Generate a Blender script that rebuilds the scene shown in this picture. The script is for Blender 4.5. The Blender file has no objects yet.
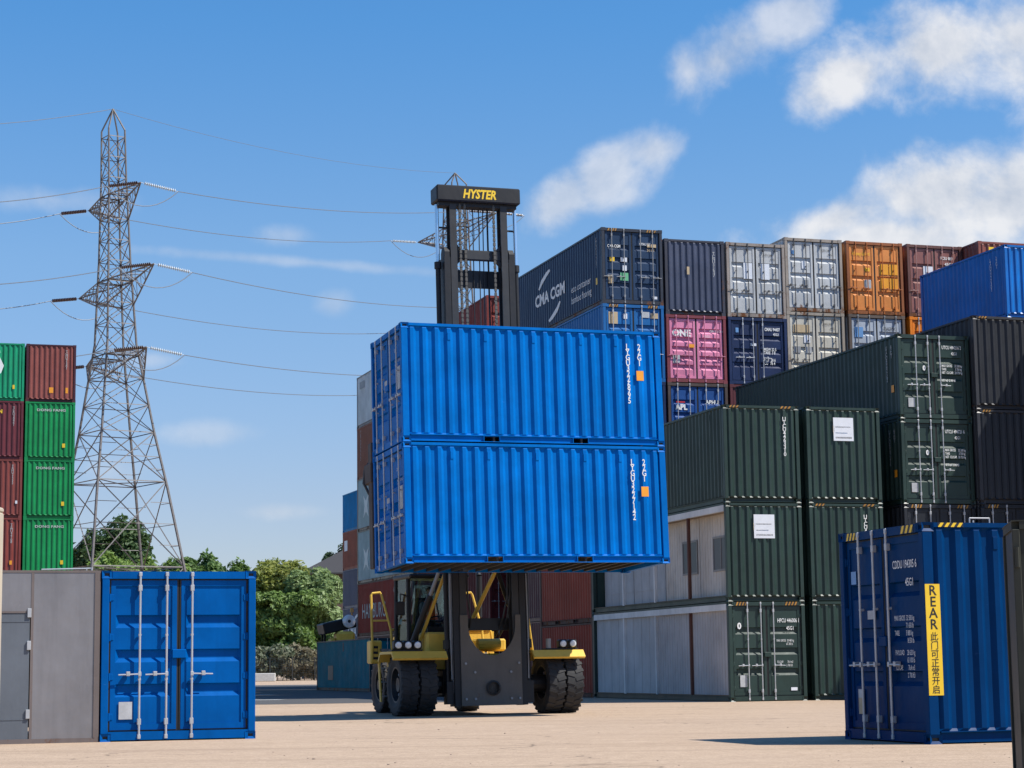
import bpy, math, random
from mathutils import Vector, Matrix, noise as mnoise
random.seed(7)
C = bpy.context.scene.collection
rad = math.radians
SC = bpy.context.scene

# ------------------------------------------------------------------ camera numbers
F, PITCH, ROLL, EYE = 2050.0, rad(7.885), rad(0.757), 1.058
YAW = rad(17.6)                       # direction of the yard grid
cY, sY = math.cos(YAW), math.sin(YAW)

def G(gx, gy, z=0.0):
    return Vector((gx*cY - gy*sY, gx*sY + gy*cY, z))

def ray(px, py):
    U, V = px-512, py-384
    cr, sr = math.cos(ROLL), math.sin(ROLL)
    u = cr*U - sr*V; v = sr*U + cr*V
    x = u/F; up = -v/F
    return Vector((x, math.cos(PITCH)-up*math.sin(PITCH), math.sin(PITCH)+up*math.cos(PITCH)))

def at(px, py, Y):                    # world point at distance Y in the direction of a photo position
    d = ray(px, py)
    return Vector((0, 0, EYE)) + d*(Y/d.y)

# ------------------------------------------------------------------ materials
MATS = {}
def new_mat(name):
    m = bpy.data.materials.new(name); m.use_nodes = True
    nt = m.node_tree; nt.nodes.clear()
    out = nt.nodes.new('ShaderNodeOutputMaterial')
    bs = nt.nodes.new('ShaderNodeBsdfPrincipled')
    nt.links.new(bs.outputs[0], out.inputs[0])
    return m, nt, bs

def N(nt, t, **kw):
    n = nt.nodes.new('ShaderNode'+t)
    for k, v in kw.items():
        setattr(n, k, v)
    return n

def L(nt, a, b): nt.links.new(a, b)

def ramp(nt, src, p0, p1, c0=(0,0,0,1), c1=(1,1,1,1)):
    r = N(nt, 'ValToRGB'); r.color_ramp.elements[0].position = p0; r.color_ramp.elements[1].position = p1
    r.color_ramp.elements[0].color = c0; r.color_ramp.elements[1].color = c1
    L(nt, src, r.inputs[0]); return r.outputs[0]

def mixc(nt, fac, a, b, mode='MIX'):
    n = N(nt, 'Mix', data_type='RGBA', blend_type=mode)
    if isinstance(fac, (int, float)): n.inputs[0].default_value = fac
    else: L(nt, fac, n.inputs[0])
    for s, v in ((n.inputs[6], a), (n.inputs[7], b)):
        if isinstance(v, (tuple, list)): s.default_value = tuple(v)+((1,) if len(v) == 3 else ())
        else: L(nt, v, s)
    return n.outputs[2]

def pos_noise(nt, scale, detail=4, rough=0.6, stretch=None, off=0.0):
    g = N(nt, 'NewGeometry')
    src = g.outputs['Position']
    mp = N(nt, 'Mapping'); L(nt, src, mp.inputs[0])
    mp.inputs['Location'].default_value = (off, off*1.7, off*.6)
    if stretch: mp.inputs['Scale'].default_value = stretch
    n = N(nt, 'TexNoise'); n.inputs['Scale'].default_value = scale
    n.inputs['Detail'].default_value = detail; n.inputs['Roughness'].default_value = rough
    L(nt, mp.outputs[0], n.inputs['Vector'])
    return n.outputs['Fac']

def paint(rgb, rust=0.25, rough=0.42, fade=0.12, metallic=0.0):
    key = ('paint', tuple(rgb), rust, rough, fade, metallic)
    if key in MATS: return MATS[key]
    m, nt, bs = new_mat('painted_steel')
    rgb = tuple(rgb)
    pale = tuple(min(1, c*1.25+(.8*fade)*(sum(rgb)/3+.06)) for c in rgb)
    dark = tuple(c*.62 for c in rgb)
    a = mixc(nt, ramp(nt, pos_noise(nt, .9, 5, .65), .35, .72), dark, rgb)
    a = mixc(nt, .75, rgb, a)
    f = N(nt, 'Math', operation='MULTIPLY'); L(nt, ramp(nt, pos_noise(nt, .5, 6, .7, (1, 1, .35), 7), .42, .75), f.inputs[0]); f.inputs[1].default_value = fade*3
    a = mixc(nt, f.outputs[0], a, pale)
    # dirt runs
    f2 = N(nt, 'Math', operation='MULTIPLY'); L(nt, ramp(nt, pos_noise(nt, 1.0, 4, .6, (7, 7, .45), 3), .5, .8), f2.inputs[0]); f2.inputs[1].default_value = .28
    a = mixc(nt, f2.outputs[0], a, tuple(c*.45+.03*fade for c in rgb))
    # rust patches
    t = .78-.26*rust
    # rust gathers low down on the walls and posts
    tc = N(nt, 'TexCoord'); sx_ = N(nt, 'SeparateXYZ'); L(nt, tc.outputs['Object'], sx_.inputs[0])
    ed = N(nt, 'MapRange'); L(nt, sx_.outputs[2], ed.inputs[0]); ed.inputs[1].default_value = .45; ed.inputs[2].default_value = .05; ed.inputs[3].default_value = 0; ed.inputs[4].default_value = .05+.10*rust
    ns = N(nt, 'Math', operation='ADD'); L(nt, pos_noise(nt, 2.3, 8, .75, (1, 1, .55), 11), ns.inputs[0]); L(nt, ed.outputs[0], ns.inputs[1])
    # pale scuffs and scratches
    f4 = N(nt, 'Math', operation='MULTIPLY'); L(nt, ramp(nt, pos_noise(nt, 2.0, 6, .8, (1.2, 1.2, 5), 17), .66, .70), f4.inputs[0]); f4.inputs[1].default_value = .22+.3*rust
    a = mixc(nt, f4.outputs[0], a, tuple(min(1, c*1.5+.05) for c in rgb))
    f5 = N(nt, 'Math', operation='MULTIPLY'); L(nt, ramp(nt, pos_noise(nt, 1.7, 7, .8, (4, 4, .8), 23), .64, .69), f5.inputs[0]); f5.inputs[1].default_value = .2+.3*rust
    a = mixc(nt, f5.outputs[0], a, tuple(c*.4 for c in rgb))
    r1 = ramp(nt, ns.outputs[0], t-.02, t+.05)
    f3 = N(nt, 'Math', operation='MULTIPLY'); L(nt, r1, f3.inputs[0]); f3.inputs[1].default_value = min(1, .5+rust)
    rustc = mixc(nt, pos_noise(nt, 14, 4), (.075, .028, .012), (.19, .075, .028))
    a = mixc(nt, f3.outputs[0], a, rustc)
    L(nt, a, bs.inputs['Base Color'])
    rr = N(nt, 'MapRange'); L(nt, pos_noise(nt, 1.6, 5, .6, None, 5), rr.inputs[0])
    rr.inputs[3].default_value = max(.1, rough-.14); rr.inputs[4].default_value = rough+.16
    rm = N(nt, 'Math', operation='MAXIMUM'); L(nt, rr.outputs[0], rm.inputs[0]); L(nt, r1, rm.inputs[1]); 
    L(nt, rm.outputs[0], bs.inputs['Roughness'])
    bs.inputs['Metallic'].default_value = metallic; bs.inputs['Specular IOR Level'].default_value = .06 if fade <= .02 else .35
    # panels of pressed steel are never perfectly flat
    bp = N(nt, 'Bump'); bp.inputs['Strength'].default_value = .35; bp.inputs['Distance'].default_value = .04
    L(nt, pos_noise(nt, 2.2, 3, .5, (1, 1, .6), 2), bp.inputs['Height']); L(nt, bp.outputs[0], bs.inputs['Normal'])
    MATS[key] = m; return m

def flat(name, rgb, rough=.5, metallic=0.0, vary=.25):
    key = ('flat', name, tuple(rgb), rough, metallic)
    if key in MATS: return MATS[key]
    m, nt, bs = new_mat(name)
    a = mixc(nt, ramp(nt, pos_noise(nt, 5, 5, .65), .3, .75), tuple(c*(1-vary) for c in rgb), rgb)
    L(nt, a, bs.inputs['Base Color']); bs.inputs['Roughness'].default_value = rough; bs.inputs['Metallic'].default_value = metallic
    MATS[key] = m; return m

STEEL = flat('galvanised_steel', (.52, .53, .54), .42, .35)
DULL = flat('dull_galvanised_steel', (.30, .31, .32), .55, .3)
GASKET_HOLE_SHADE = flat('black_gasket_and_hole_shade', (.012, .012, .013), .6)
WHITEP = flat('white_lettering_paint', (.78, .78, .76), .5, 0, .12)
OLDWHITE = flat('aged_white_lettering_paint', (.55, .56, .55), .6, 0, .3)
PALEGREY = flat('pale_grey_sticker', (.50, .51, .52), .4, 0, .35)
WHITEST = flat('white_sticker', (.72, .74, .78), .35, 0, .12)
YELLOWST = flat('yellow_sticker', (.80, .52, .02), .45, 0, .08)
HAZ = flat('worn_orange_stripe', (.50, .24, .03), .6, 0, .6)
ORANGEST = flat('orange_sticker', (.85, .33, .02), .4, 0, .1)
GREENST = flat('green_sticker', (.16, .5, .25), .4)
BLUEST = flat('light_blue_sticker', (.15, .33, .62), .4)
BEIGEST = flat('beige_sticker', (.55, .42, .25), .5)
REDST = flat('red_sticker', (.6, .03, .03), .4)
BLACKP = flat('black_paint', (.015, .015, .015), .5)
PLY = flat('container_plywood', (.20, .12, .06), .8)

# ------------------------------------------------------------------ mesh helpers
class MB:
    def __init__(self): self.v = []; self.f = []; self.m = []
    def add(self, vs, fs, mi=0):
        o = len(self.v); self.v += [tuple(p) for p in vs]
        self.f += [tuple(i+o for i in q) for q in fs]; self.m += [mi]*len(fs)
    def box(self, x0, x1, y0, y1, z0, z1, mi=0, M=None):
        vs = [(x0,y0,z0),(x1,y0,z0),(x1,y1,z0),(x0,y1,z0),(x0,y0,z1),(x1,y0,z1),(x1,y1,z1),(x0,y1,z1)]
        if M: vs = [M @ Vector(p) for p in vs]
        self.add(vs, [(0,3,2,1),(4,5,6,7),(0,1,5,4),(1,2,6,5),(2,3,7,6),(3,0,4,7)], mi)
    def cbox(self, x0, x1, y0, y1, z0, z1, b=.02, mi=0, M=None):
        """box with chamfered edges"""
        X, Y, Z = (x0, x1), (y0, y1), (z0, z1)
        vs = []; idx = {}
        for i in (0,1):
            for j in (0,1):
                for k in (0,1):
                    sx, sy, sz = (1-2*i)*b, (1-2*j)*b, (1-2*k)*b
                    for a, p in (('x', (X[i], Y[j]+sy, Z[k]+sz)), ('y', (X[i]+sx, Y[j], Z[k]+sz)), ('z', (X[i]+sx, Y[j]+sy, Z[k]))):
                        idx[i,j,k,a] = len(vs); vs.append(p)
        fs = []
        g = lambda i,j,k,a: idx[i,j,k,a]
        for s in (0,1):
            q = [g(s,0,0,'x'), g(s,1,0,'x'), g(s,1,1,'x'), g(s,0,1,'x')]; fs.append(q if s else q[::-1])
            q = [g(0,s,0,'y'), g(0,s,1,'y'), g(1,s,1,'y'), g(1,s,0,'y')]; fs.append(q if s else q[::-1])
            q = [g(0,0,s,'z'), g(1,0,s,'z'), g(1,1,s,'z'), g(0,1,s,'z')]; fs.append(q if s else q[::-1])
        for i in (0,1):
            for j in (0,1):
                fs.append([g(i,j,0,'x'), g(i,j,1,'x'), g(i,j,1,'y'), g(i,j,0,'y')])
                fs.append([g(i,0,j,'x'), g(i,1,j,'x'), g(i,1,j,'z'), g(i,0,j,'z')])
                fs.append([g(0,i,j,'y'), g(1,i,j,'y'), g(1,i,j,'z'), g(0,i,j,'z')])
                for k in (0,1): fs.append([g(i,j,k,'x'), g(i,j,k,'y'), g(i,j,k,'z')])
        if M: vs = [M @ Vector(p) for p in vs]
        self.add(vs, fs, mi)
    def tube(self, p, q, r, n=8, r2=None, mi=0, caps=True):
        p, q = Vector(p), Vector(q); d = (q-p)
        if d.length < 1e-6: return
        d.normalize(); a = d.orthogonal().normalized(); b = d.cross(a)
        r2 = r if r2 is None else r2
        vs = []
        for c, rr in ((p, r), (q, r2)):
            for i in range(n):
                t = 2*math.pi*(i+.5)/n
                vs.append(c+a*(math.cos(t)*rr)+b*(math.sin(t)*rr))
        fs = [(i, (i+1) % n, n+(i+1) % n, n+i) for i in range(n)]
        if caps: fs += [tuple(range(n))[::-1], tuple(range(n, 2*n))]
        self.add(vs, fs, mi)
    def path(self, pts, r, n=8, mi=0):
        pts = [Vector(p) for p in pts]
        vs = []; ref = None
        for i, p in enumerate(pts):
            d = (pts[min(i+1, len(pts)-1)]-pts[max(i-1, 0)]).normalized()
            if ref is None: ref = d.orthogonal().normalized()
            a = (ref-d*ref.dot(d)).normalized(); ref = a; b = d.cross(a)
            for k in range(n):
                t = 2*math.pi*k/n; vs.append(p+a*(math.cos(t)*r)+b*(math.sin(t)*r))
        fs = []
        for i in range(len(pts)-1):
            for k in range(n):
                fs.append((i*n+k, i*n+(k+1) % n, (i+1)*n+(k+1) % n, (i+1)*n+k))
        fs += [tuple(range(n))[::-1], tuple(range((len(pts)-1)*n, len(pts)*n))]
        self.add(vs, fs, mi)
    def prism(self, poly, axis, a0, a1, mi=0, M=None):
        """poly: 2-D outline, extruded along an axis ('x','y','z')"""
        n = len(poly)
        def P(u, v, a): return {'x': (a, u, v), 'y': (u, a, v), 'z': (u, v, a)}[axis]
        vs = [P(u, v, a0) for u, v in poly]+[P(u, v, a1) for u, v in poly]
        if M: vs = [M @ Vector(p) for p in vs]
        fs = [tuple(range(n)), tuple(range(n, 2*n))[::-1]]+[(i, n+i, n+(i+1) % n, (i+1) % n) for i in range(n)]
        self.add(vs, fs, mi)
    def lathe(self, prof, n=24, M=None, mi=0, smooth_close=False):
        """prof: (r, h) pairs, spun round z"""
        vs = []; k = len(prof)
        for i in range(n):
            t = 2*math.pi*i/n
            for r, h in prof: vs.append((r*math.cos(t), r*math.sin(t), h))
        fs = []
        for i in range(n):
            j = (i+1) % n
            for q in range(k-1): fs.append((i*k+q, j*k+q, j*k+q+1, i*k+q+1))
        if M: vs = [M @ Vector(p) for p in vs]
        self.add(vs, fs, mi)
    def mesh(self, name, fix=True):
        me = bpy.data.meshes.new(name)
        me.from_pydata([tuple(p) for p in self.v], [], self.f)
        if any(self.m): me.polygons.foreach_set('material_index', self.m)
        if fix:
            import bmesh
            bm = bmesh.new(); bm.from_mesh(me); bmesh.ops.recalc_face_normals(bm, faces=bm.faces); bm.to_mesh(me); bm.free()
        me.update(); return me

def link(name, me, mats, parent=None, loc=None, smooth=False):
    """one mesh object; several objects may share me, each with materials of its own"""
    o = bpy.data.objects.new(name, me); C.objects.link(o)
    if not isinstance(mats, (list, tuple)): mats = [mats]
    while len(me.materials) < len(mats): me.materials.append(None)
    for i, m in enumerate(mats):
        o.material_slots[i].link = 'OBJECT'; o.material_slots[i].material = m
    if parent: o.parent = parent
    if loc is not None: o.location = loc
    if smooth:
        me.polygons.foreach_set('use_smooth', [True]*len(me.polygons))
    return o

def build(name, mb, mats, parent=None, **kw): return link(name, mb.mesh(name), mats, parent, **kw)

def thing(name, label, cat, loc=(0,0,0), rz=0, group=None, rot=None):
    o = bpy.data.objects.new(name, None); C.objects.link(o)
    o.empty_display_size = .3
    o.location = loc; o.rotation_euler = rot if rot else (0, 0, rz)
    o['label'] = label; o['category'] = cat
    if group: o['group'] = group
    return o
def tag(o, label, cat, group=None):
    o['label'] = label; o['category'] = cat
    if group: o['group'] = group
    return o

# ------------------------------------------------------------------ text
TXT = {}
def text_geo(s, size, bold=0.0, shear=0.0, line=1.0, xs=1.0, align='LEFT'):
    key = (s, size, bold, shear, line, xs, align)
    if key in TXT: return TXT[key]
    cu = bpy.data.curves.new('lettering', 'FONT'); cu.body = s; cu.size = size; cu.offset = bold*size
    cu.shear = shear; cu.space_line = line; cu.resolution_u = 2; cu.align_x = align
    o = bpy.data.objects.new('lettering', cu); C.objects.link(o)
    bpy.context.view_layer.update()
    dg = bpy.context.evaluated_depsgraph_get()
    me = bpy.data.meshes.new_from_object(o.evaluated_get(dg))
    vs = [(v.co.x*xs, v.co.y) for v in me.vertices]; fs = [tuple(p.vertices) for p in me.polygons]
    bpy.data.objects.remove(o); bpy.data.curves.remove(cu); bpy.data.meshes.remove(me)
    TXT[key] = (vs, fs); return vs, fs

# ------------------------------------------------------------------ containers
W = 2.438; STD = 2.591; HC = 2.896; L20 = 6.058; L40 = 12.192
PITCH_S, PITCH_E = .278, .25
def corr(u, pitch, depth):
    """depth of the pressed sheet behind its outer plane at u"""
    t = abs(((u/pitch+.5) % 1.0)-.5)*pitch      # distance from the middle of an outer flat
    a, b = pitch*.13, pitch*.37
    if t <= a: return 0.0
    if t >= b: return depth
    return depth*(t-a)/(b-a)
def corr_breaks(u0, u1, pitch):
    us = [u0]; k = math.floor(u0/pitch)-1
    while k*pitch < u1+pitch:
        for d in (-.37, -.13, .13, .37):
            u = (k+d)*pitch
            if u0 < u < u1: us.append(u)
        k += 1
    us.append(u1); return sorted(set(us))

def face_frame(f, Lc):
    return {'door': (Vector((0,-Lc/2,0)), Vector((1,0,0)), Vector((0,-1,0))),
            'end': (Vector((0,Lc/2,0)), Vector((-1,0,0)), Vector((0,1,0))),
            'px': (Vector((W/2,0,0)), Vector((0,1,0)), Vector((1,0,0))),
            'nx': (Vector((-W/2,0,0)), Vector((0,-1,0)), Vector((-1,0,0)))}[f]

CACHE = {}
def cached(key, fn):
    if key not in CACHE: CACHE[key] = fn()
    return CACHE[key]

def casting_mesh():
    import bmesh
    bm = bmesh.new(); bmesh.ops.create_cube(bm, size=1)
    for v in bm.verts: v.co = Vector((v.co.x*.165, v.co.y*.18, v.co.z*.122))
    fs = [f for f in bm.faces]
    for f in fs:
        bmesh.ops.inset_individual(bm, faces=[f], thickness=.034)
        bmesh.ops.translate(bm, vec=-f.normal*.04, verts=f.verts)
        f.material_index = 1  # hole floors take the black slot, painting in the shade inside
    bmesh.ops.recalc_face_normals(bm, faces=bm.faces)
    me = bpy.data.meshes.new('corner_casting'); bm.to_mesh(me); bm.free(); return me

def frame_mesh(Lc, H, with_castings):
    m = MB(); hw, hl = W/2, Lc/2; e = .004
    for sx in (-1, 1):
        x0, x1 = sorted((sx*(hw-e), sx*(hw-.118)))
        m.cbox(x0, x1, -hl+e, -hl+.15, .118, H-.118, .008)
        m.cbox(x0, x1, hl-.15, hl-e, .118, H-.118, .008)
        # top rail and bottom rail
        x0, x1 = sorted((sx*(hw-e), sx*(hw-.066)))
        m.box(x0, x1, -hl+.17, hl-.17, H-.066, H-.006)
        x0, x1 = sorted((sx*(hw-e), sx*(hw-.05)))
        y = -hl+.17; yend = hl-.17
        cuts = [(-1.21, -.85), (.85, 1.21)] if Lc < 7 else []
        w0, w1 = sorted((sx*(hw-.046), sx*(hw-.056)))
        m.box(x0, x1, y, yend, .150, .165); m.box(x0, x1, y, yend, .018, .032)
        for a, b in cuts:
            m.box(w0, w1, y, a, .032, .150); m.box(w0, w1, a, b, .138, .150)
            for q in (a, b): m.box(x0, x1, q-.006, q+.006, .032, .150)
            y = b
        m.box(w0, w1, y, yend, .032, .150)
    # door header, sill, end rails
    m.box(-hw+.12, hw-.12, -hl+.008, -hl+.12, H-.125, H-.012); m.box(-hw+.12, hw-.12, -hl+.008, -hl+.12, .02, .15)
    m.box(-hw+.12, hw-.12, hl-.07, hl-.006, H-.085, H-.012); m.box(-hw+.12, hw-.12, hl-.13, hl-.12, .02, .146); m.box(-hw+.12, hw-.12, hl-.12, hl-.012, .02, .034)
    if with_castings:
        for sx in (-1, 1):
            for sy in (-1, 1):
                for z in (.06, H-.06):
                    cx, cy = sx*(hw-.08), sy*(hl-.088); m.box(cx-.0815, cx+.0815, cy-.089, cy+.089, z-.06, z+.06)
    return m.mesh('frame')

def side_mesh(Lc, H, sx):
    m = MB(); hl = Lc/2
    us = corr_breaks(-hl+.145, hl-.145, PITCH_S)
    z0, z1 = .16, H-.06
    vs = []; fs = []
    for u in us:
        d = corr(u, PITCH_S, .047)
        x = sx*(W/2-.012-d); xo = sx*(W/2-.03)
        vs += [(xo, u, z0-.003), (x, u, z0+.04), (x, u, z1-.05), (xo, u, z1+.004)]
    for i in range(len(us)-1):
        for k in range(3): fs.append((i*4+k, (i+1)*4+k, (i+1)*4+k+1, i*4+k+1))
    m.add(vs, fs)
    # inner skin, so the wall has a thickness
    m.box(*sorted((sx*(W/2-.064), sx*(W/2-.068))), -hl+.14, hl-.14, z0, z1)
    return m.mesh('side_panel')

def end_mesh(Lc, H):
    m = MB(); us = corr_breaks(-W/2+.115, W/2-.115, PITCH_E); z0, z1 = .148, H-.08; hl = Lc/2
    vs = []; fs = []
    for u in us:
        d = corr(u, PITCH_E, .046); y = hl-.014-d; yo = hl-.035
        vs += [(u, yo, z0), (u, y, z0+.045), (u, y, z1-.045), (u, yo, z1)]
    for i in range(len(us)-1):
        for k in range(3): fs.append((i*4+k, (i+1)*4+k, (i+1)*4+k+1, i*4+k+1))
    m.add(vs, fs); m.box(-W/2+.11, W/2-.11, hl-.07, hl-.066, z0, z1)
    return m.mesh('end_panel')

def roof_mesh(Lc, H):
    m = MB(); hl = Lc/2
    m.box(-W/2+.06, W/2-.06, -hl+.09, hl-.06, H-.04, H-.022)
    y = -hl+.5
    while y < hl-.4: m.box(-W/2+.14, W/2-.14, y, y+.12, H-.022, H-.012); y += .3
    return m.mesh('roof_panel')

def floor_mesh(Lc):
    m = MB(); hl = Lc/2
    m.box(-W/2+.070, W/2-.070, -hl+.12, hl-.07, .166, .19, 1)
    y = -hl+.3
    while y < hl-.25: m.box(-W/2+.053, W/2-.053, y, y+.045, .036, .163); y += .29
    return m.mesh('floor_panel')

def door_mesh(H, s, n):
    """one leaf: pressed sheet with n horizontal recesses, rim, black gasket"""
    m = MB(); w = 1.09; x0, x1 = (-w-.006, -.006) if s < 0 else (.006, w+.006)
    z0, z1 = .155, H-.13; y = .03
    m.box(x0, x0+.03, y+.002, y+.03, z0, z1, 1); m.box(x1-.03, x1, y+.002, y+.03, z0, z1, 1)
    m.box(x0+.03, x1-.03, y+.002, y+.03, z0, z0+.022, 1); m.box(x0+.03, x1-.03, y+.002, y+.03, z1-.022, z1, 1)
    a0, a1 = x0+.028, x1-.028; b0, b1 = z0+.02, z1-.02
    # rim of the leaf
    for r in ((a0, a0+.075, b0, b1), (a1-.075, a1, b0, b1)): m.box(r[0], r[1], y-.006, y+.04, r[2], r[3])
    for r in ((b0, b0+.09), (b1-.09, b1)): m.box(a0+.075, a1-.075, y-.006, y+.04, r[0], r[1])
    c0, c1 = a0+.075, a1-.075; d0, d1 = b0+.09, b1-.09
    prof = [(d0, .012)]
    span = d1-d0
    for k in range(n):
        zc = d0+span*(k+1)/(n+1)
        prof += [(zc-.118, .012), (zc-.055, .066), (zc+.068, .066), (zc+.085, .012)]
    prof.append((d1, .012))
    vs = []; fs = []
    for z, d in prof:
        e = .035 if d > .02 else 0
        vs += [(c0, y+.012, z), (c0+.02+e, y+d, z), (c1-.02-e, y+d, z), (c1, y+.012, z)]
    for i in range(len(prof)-1):
        for k in range(3): fs.append((i*4+k, i*4+k+1, (i+1)*4+k+1, (i+1)*4+k))
    m.add(vs, fs)
    m.box(a0+.02, a1-.02, y+.07, y+.075, b0, b1)
    return m.mesh('door')

def rod_mesh(H):
    m = MB(); m.tube((0,-.028,.07), (0,-.028,H-.055), .0175, 8)
    for z in (.07, H-.055): m.cbox(-.026, .026, -.046, -.006, z-.035, z+.035, .008)
    for z in (.3, H-.27): m.cbox(-.030, .030, -.044, .0235, z-.050, z+.050, .008)
    for z in (H*.36, H*.62): m.cbox(-.022, .022, -.042, .0235, z-.018, z+.018, .005)
    return m.mesh('lock_rod')

def handle_mesh(s):
    m = MB(); z = 1.04
    m.cbox(-.024, .024, -.066, -.044, z-.035, z+.035, .006)
    m.tube((0,-.055,z), (s*.33,-.055,z-.01), .012, 6); m.cbox(*sorted((s*.15, s*.21)), -.07, .022, z-.03, z+.04, .006)
    return m.mesh('door_handle')

def hinge_mesh():
    m = MB(); m.cbox(-.06, .06, -.008, .0235, -.05, .05, .005); m.tube((0,-.012,-.06), (0,-.012,.06), .016, 6); return m.mesh('hinge')

def vent_mesh(sx):
    m = MB(); m.cbox(*sorted((sx*(W/2-.011), sx*(W/2-.0005))), -.035, .035, -.085, .085, .004); return m.mesh('vent')
def vents(parent, mat, Lc, H, sx):
    n = 5 if Lc < 7 else 2
    for k in range(n):
        u = round((-Lc/2+1.0+k*(Lc-2.0)/(n-1))/PITCH_S)*PITCH_S
        link('vent', cached(('vt', sx), lambda: vent_mesh(sx)), mat, parent, (0, u, H-.275))

ROD_X = {'four': (-.82, -.33, .33, .82), 'three': (-.62, -.20, .20), 'none': ()}
GROUP_OF = {}
def container(label, corner, face, Lc, H, rgb, z=0.0, yaw=YAW, frame=None, rust=.25, rough=.42, rods='four', rodmat=None, grooves=3,
              decals=(), near=False, hazard=(), group=None, rot=None, scale=1.0, parts=True, cat='container', sides=True, fade=.12):
    """corner: world x, y of the corner nearest the camera's left in the grid frame; face: what looks along -gy"""
    c, s = math.cos(yaw), math.sin(yaw)
    if face in ('door', 'end'): ox, oy = W/2, Lc/2; r = 0 if face == 'door' else math.pi
    else: ox, oy = Lc/2, W/2; r = -math.pi/2
    if rot: # full orientation given (carried by the truck): (x, y, z) of the base corner and a matrix
        M = rot @ Matrix.Translation((ox, oy, 0)) @ Matrix.Rotation(r, 4, 'Z')
        t = thing('shipping_container', label, cat, group=group); t.matrix_world = M
    else:
        t = thing('shipping_container', label, cat, (corner[0]+ox*c-oy*s, corner[1]+ox*s+oy*c, z), yaw+r, group)
    if scale != 1: t.scale = (scale,)*3
    body = paint(rgb, rust, rough, fade); fm = paint(frame, min(1, rust+.25), rough, fade) if frame else body
    fr = link('frame', cached(('fr', Lc, H, not near), lambda: frame_mesh(Lc, H, not near)), fm, t)
    if near:
        cm = cached('casting', casting_mesh)
        for sx in (-1, 1):
            for sy in (-1, 1):
                for zz in (.061, H-.061):
                    link('corner_casting', cm, [fm, GASKET_HOLE_SHADE], fr, (sx*(W/2-.0825), sy*(Lc/2-.09), zz))
    if sides:
        for sx in (-1, 1):
            sp = link('side_panel', cached(('sd', Lc, H, sx), lambda: side_mesh(Lc, H, sx)), body, t)
            if near: vents(sp, body, Lc, H, sx)
    link('roof_panel', cached(('rf', Lc, H), lambda: roof_mesh(Lc, H)), body, t)
    link('floor_panel', cached(('fl', Lc), lambda: floor_mesh(Lc)), [flat('underside_steel', (.035,.033,.03), .7), PLY], t)
    link('end_panel', cached(('en', Lc, H), lambda: end_mesh(Lc, H)), body, t)
    rm = rodmat or STEEL
    for sd in (-1, 1):
        d = link('door', cached(('dr', H, sd, grooves), lambda: door_mesh(H, sd, grooves)), [body, GASKET_HOLE_SHADE], t, (0, -Lc/2+.03, 0))
        if not parts: continue
        for x in ROD_X[rods]:
            if x*sd > 0:
                link('lock_rod', cached(('rd', H), lambda: rod_mesh(H)), rm, d, (x, 0, 0))
                link('door_handle', cached(('hd', sd), lambda: handle_mesh(sd)), rm, d, (x, 0, 0))
        if near:
            for k in range(4): link('hinge', cached('hinge', hinge_mesh), body, d, (sd*1.085, .022, .38+k*(H-.8)/3))
    if near:
        m = MB(); m.cbox(-.11, .11, -.03, .0235, 1.28, 1.42, .01); build('lock_box', m, body, t, loc=(0, -Lc/2+.03, 0))
    # lettering and stickers, laid on the pressed sheet
    for dcl in decals:
        f = dcl[1]; o, u, n = face_frame(f, Lc)
        cor = f in ('px', 'nx', 'end') and dcl[0][0] != 'p'; pitch, dep = (PITCH_E, .046) if f == 'end' else (PITCH_S, .036)
        def put(uu, zz, lift=.002):
            base = -.012 if cor else (-.054 if f == 'door' else -.003)
            return o+u*uu+Vector((0,0,zz))+n*(base+lift)
        if dcl[0] in ('text', 'ptext'):
            _, f, uu, zz, size, st, mat = dcl[:7]; kw = dcl[7] if len(dcl) > 7 else {}
            vs, fs = text_geo(st, size, **kw)
            mb = MB(); mb.add([put(uu+x, zz+y, .0065) for x, y in vs], fs); link('lettering', mb.mesh('lettering', False), mat, t)
        elif dcl[0] == 'shape':
            _, f, poly, mat = dcl
            mb = MB(); mb.add([put(x, y, .0065) for x, y in poly], [tuple(range(len(poly)))]); link('emblem', mb.mesh('emblem', False), mat, t)
        else:
            _, f, u0, z0, w, h, mat = dcl
            m = MB()
            ps = [put(u0, z0, -.001), put(u0+w, z0, -.001), put(u0+w, z0+h, -.001), put(u0, z0+h, -.001)]
            m.add(ps+[p+n*.005 for p in ps], [(0,1,2,3),(4,5,6,7),(0,1,5,4),(1,2,6,5),(2,3,7,6),(3,0,4,7)])
            build('sticker', m, mat, t)
    # black and yellow height warning on the header / top rail
    for f, u0, u1, n in hazard:
        o, u, nn = face_frame(f, Lc); m = MB(); lift = -.001 if f in ('px', 'nx') else -.0045
        z0, z1 = (H-.064, H-.008) if f in ('px', 'nx') else ((H-.12, H-.018) if f == 'door' else (H-.082, H-.016))
        def q(a, b, z, e): return o+u*a+Vector((0,0,z))+nn*(lift+e)
        m.add([q(u0,0,z0,0), q(u1,0,z0,0), q(u1,0,z1,0), q(u0,0,z1,0)], [(0,1,2,3)], 1)
        st = (u1-u0)/n
        for k in range(n):
            a = u0+k*st; m.add([q(a,0,z0,.002), q(a+st*.5,0,z0,.002), q(a+st*.95,0,z1,.002), q(a+st*.45,0,z1,.002)], [(0,1,2,3)], 0)
        build('hazard_stripes', m, [YELLOWST if face == 'left' else HAZ, BLACKP], t)
    return t

def gcorner(gx, gy):
    p = G(gx, gy); return (p.x, p.y)
def vert(s): return '\n'.join(s)
VT = dict(line=.62, align='CENTER')

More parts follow.
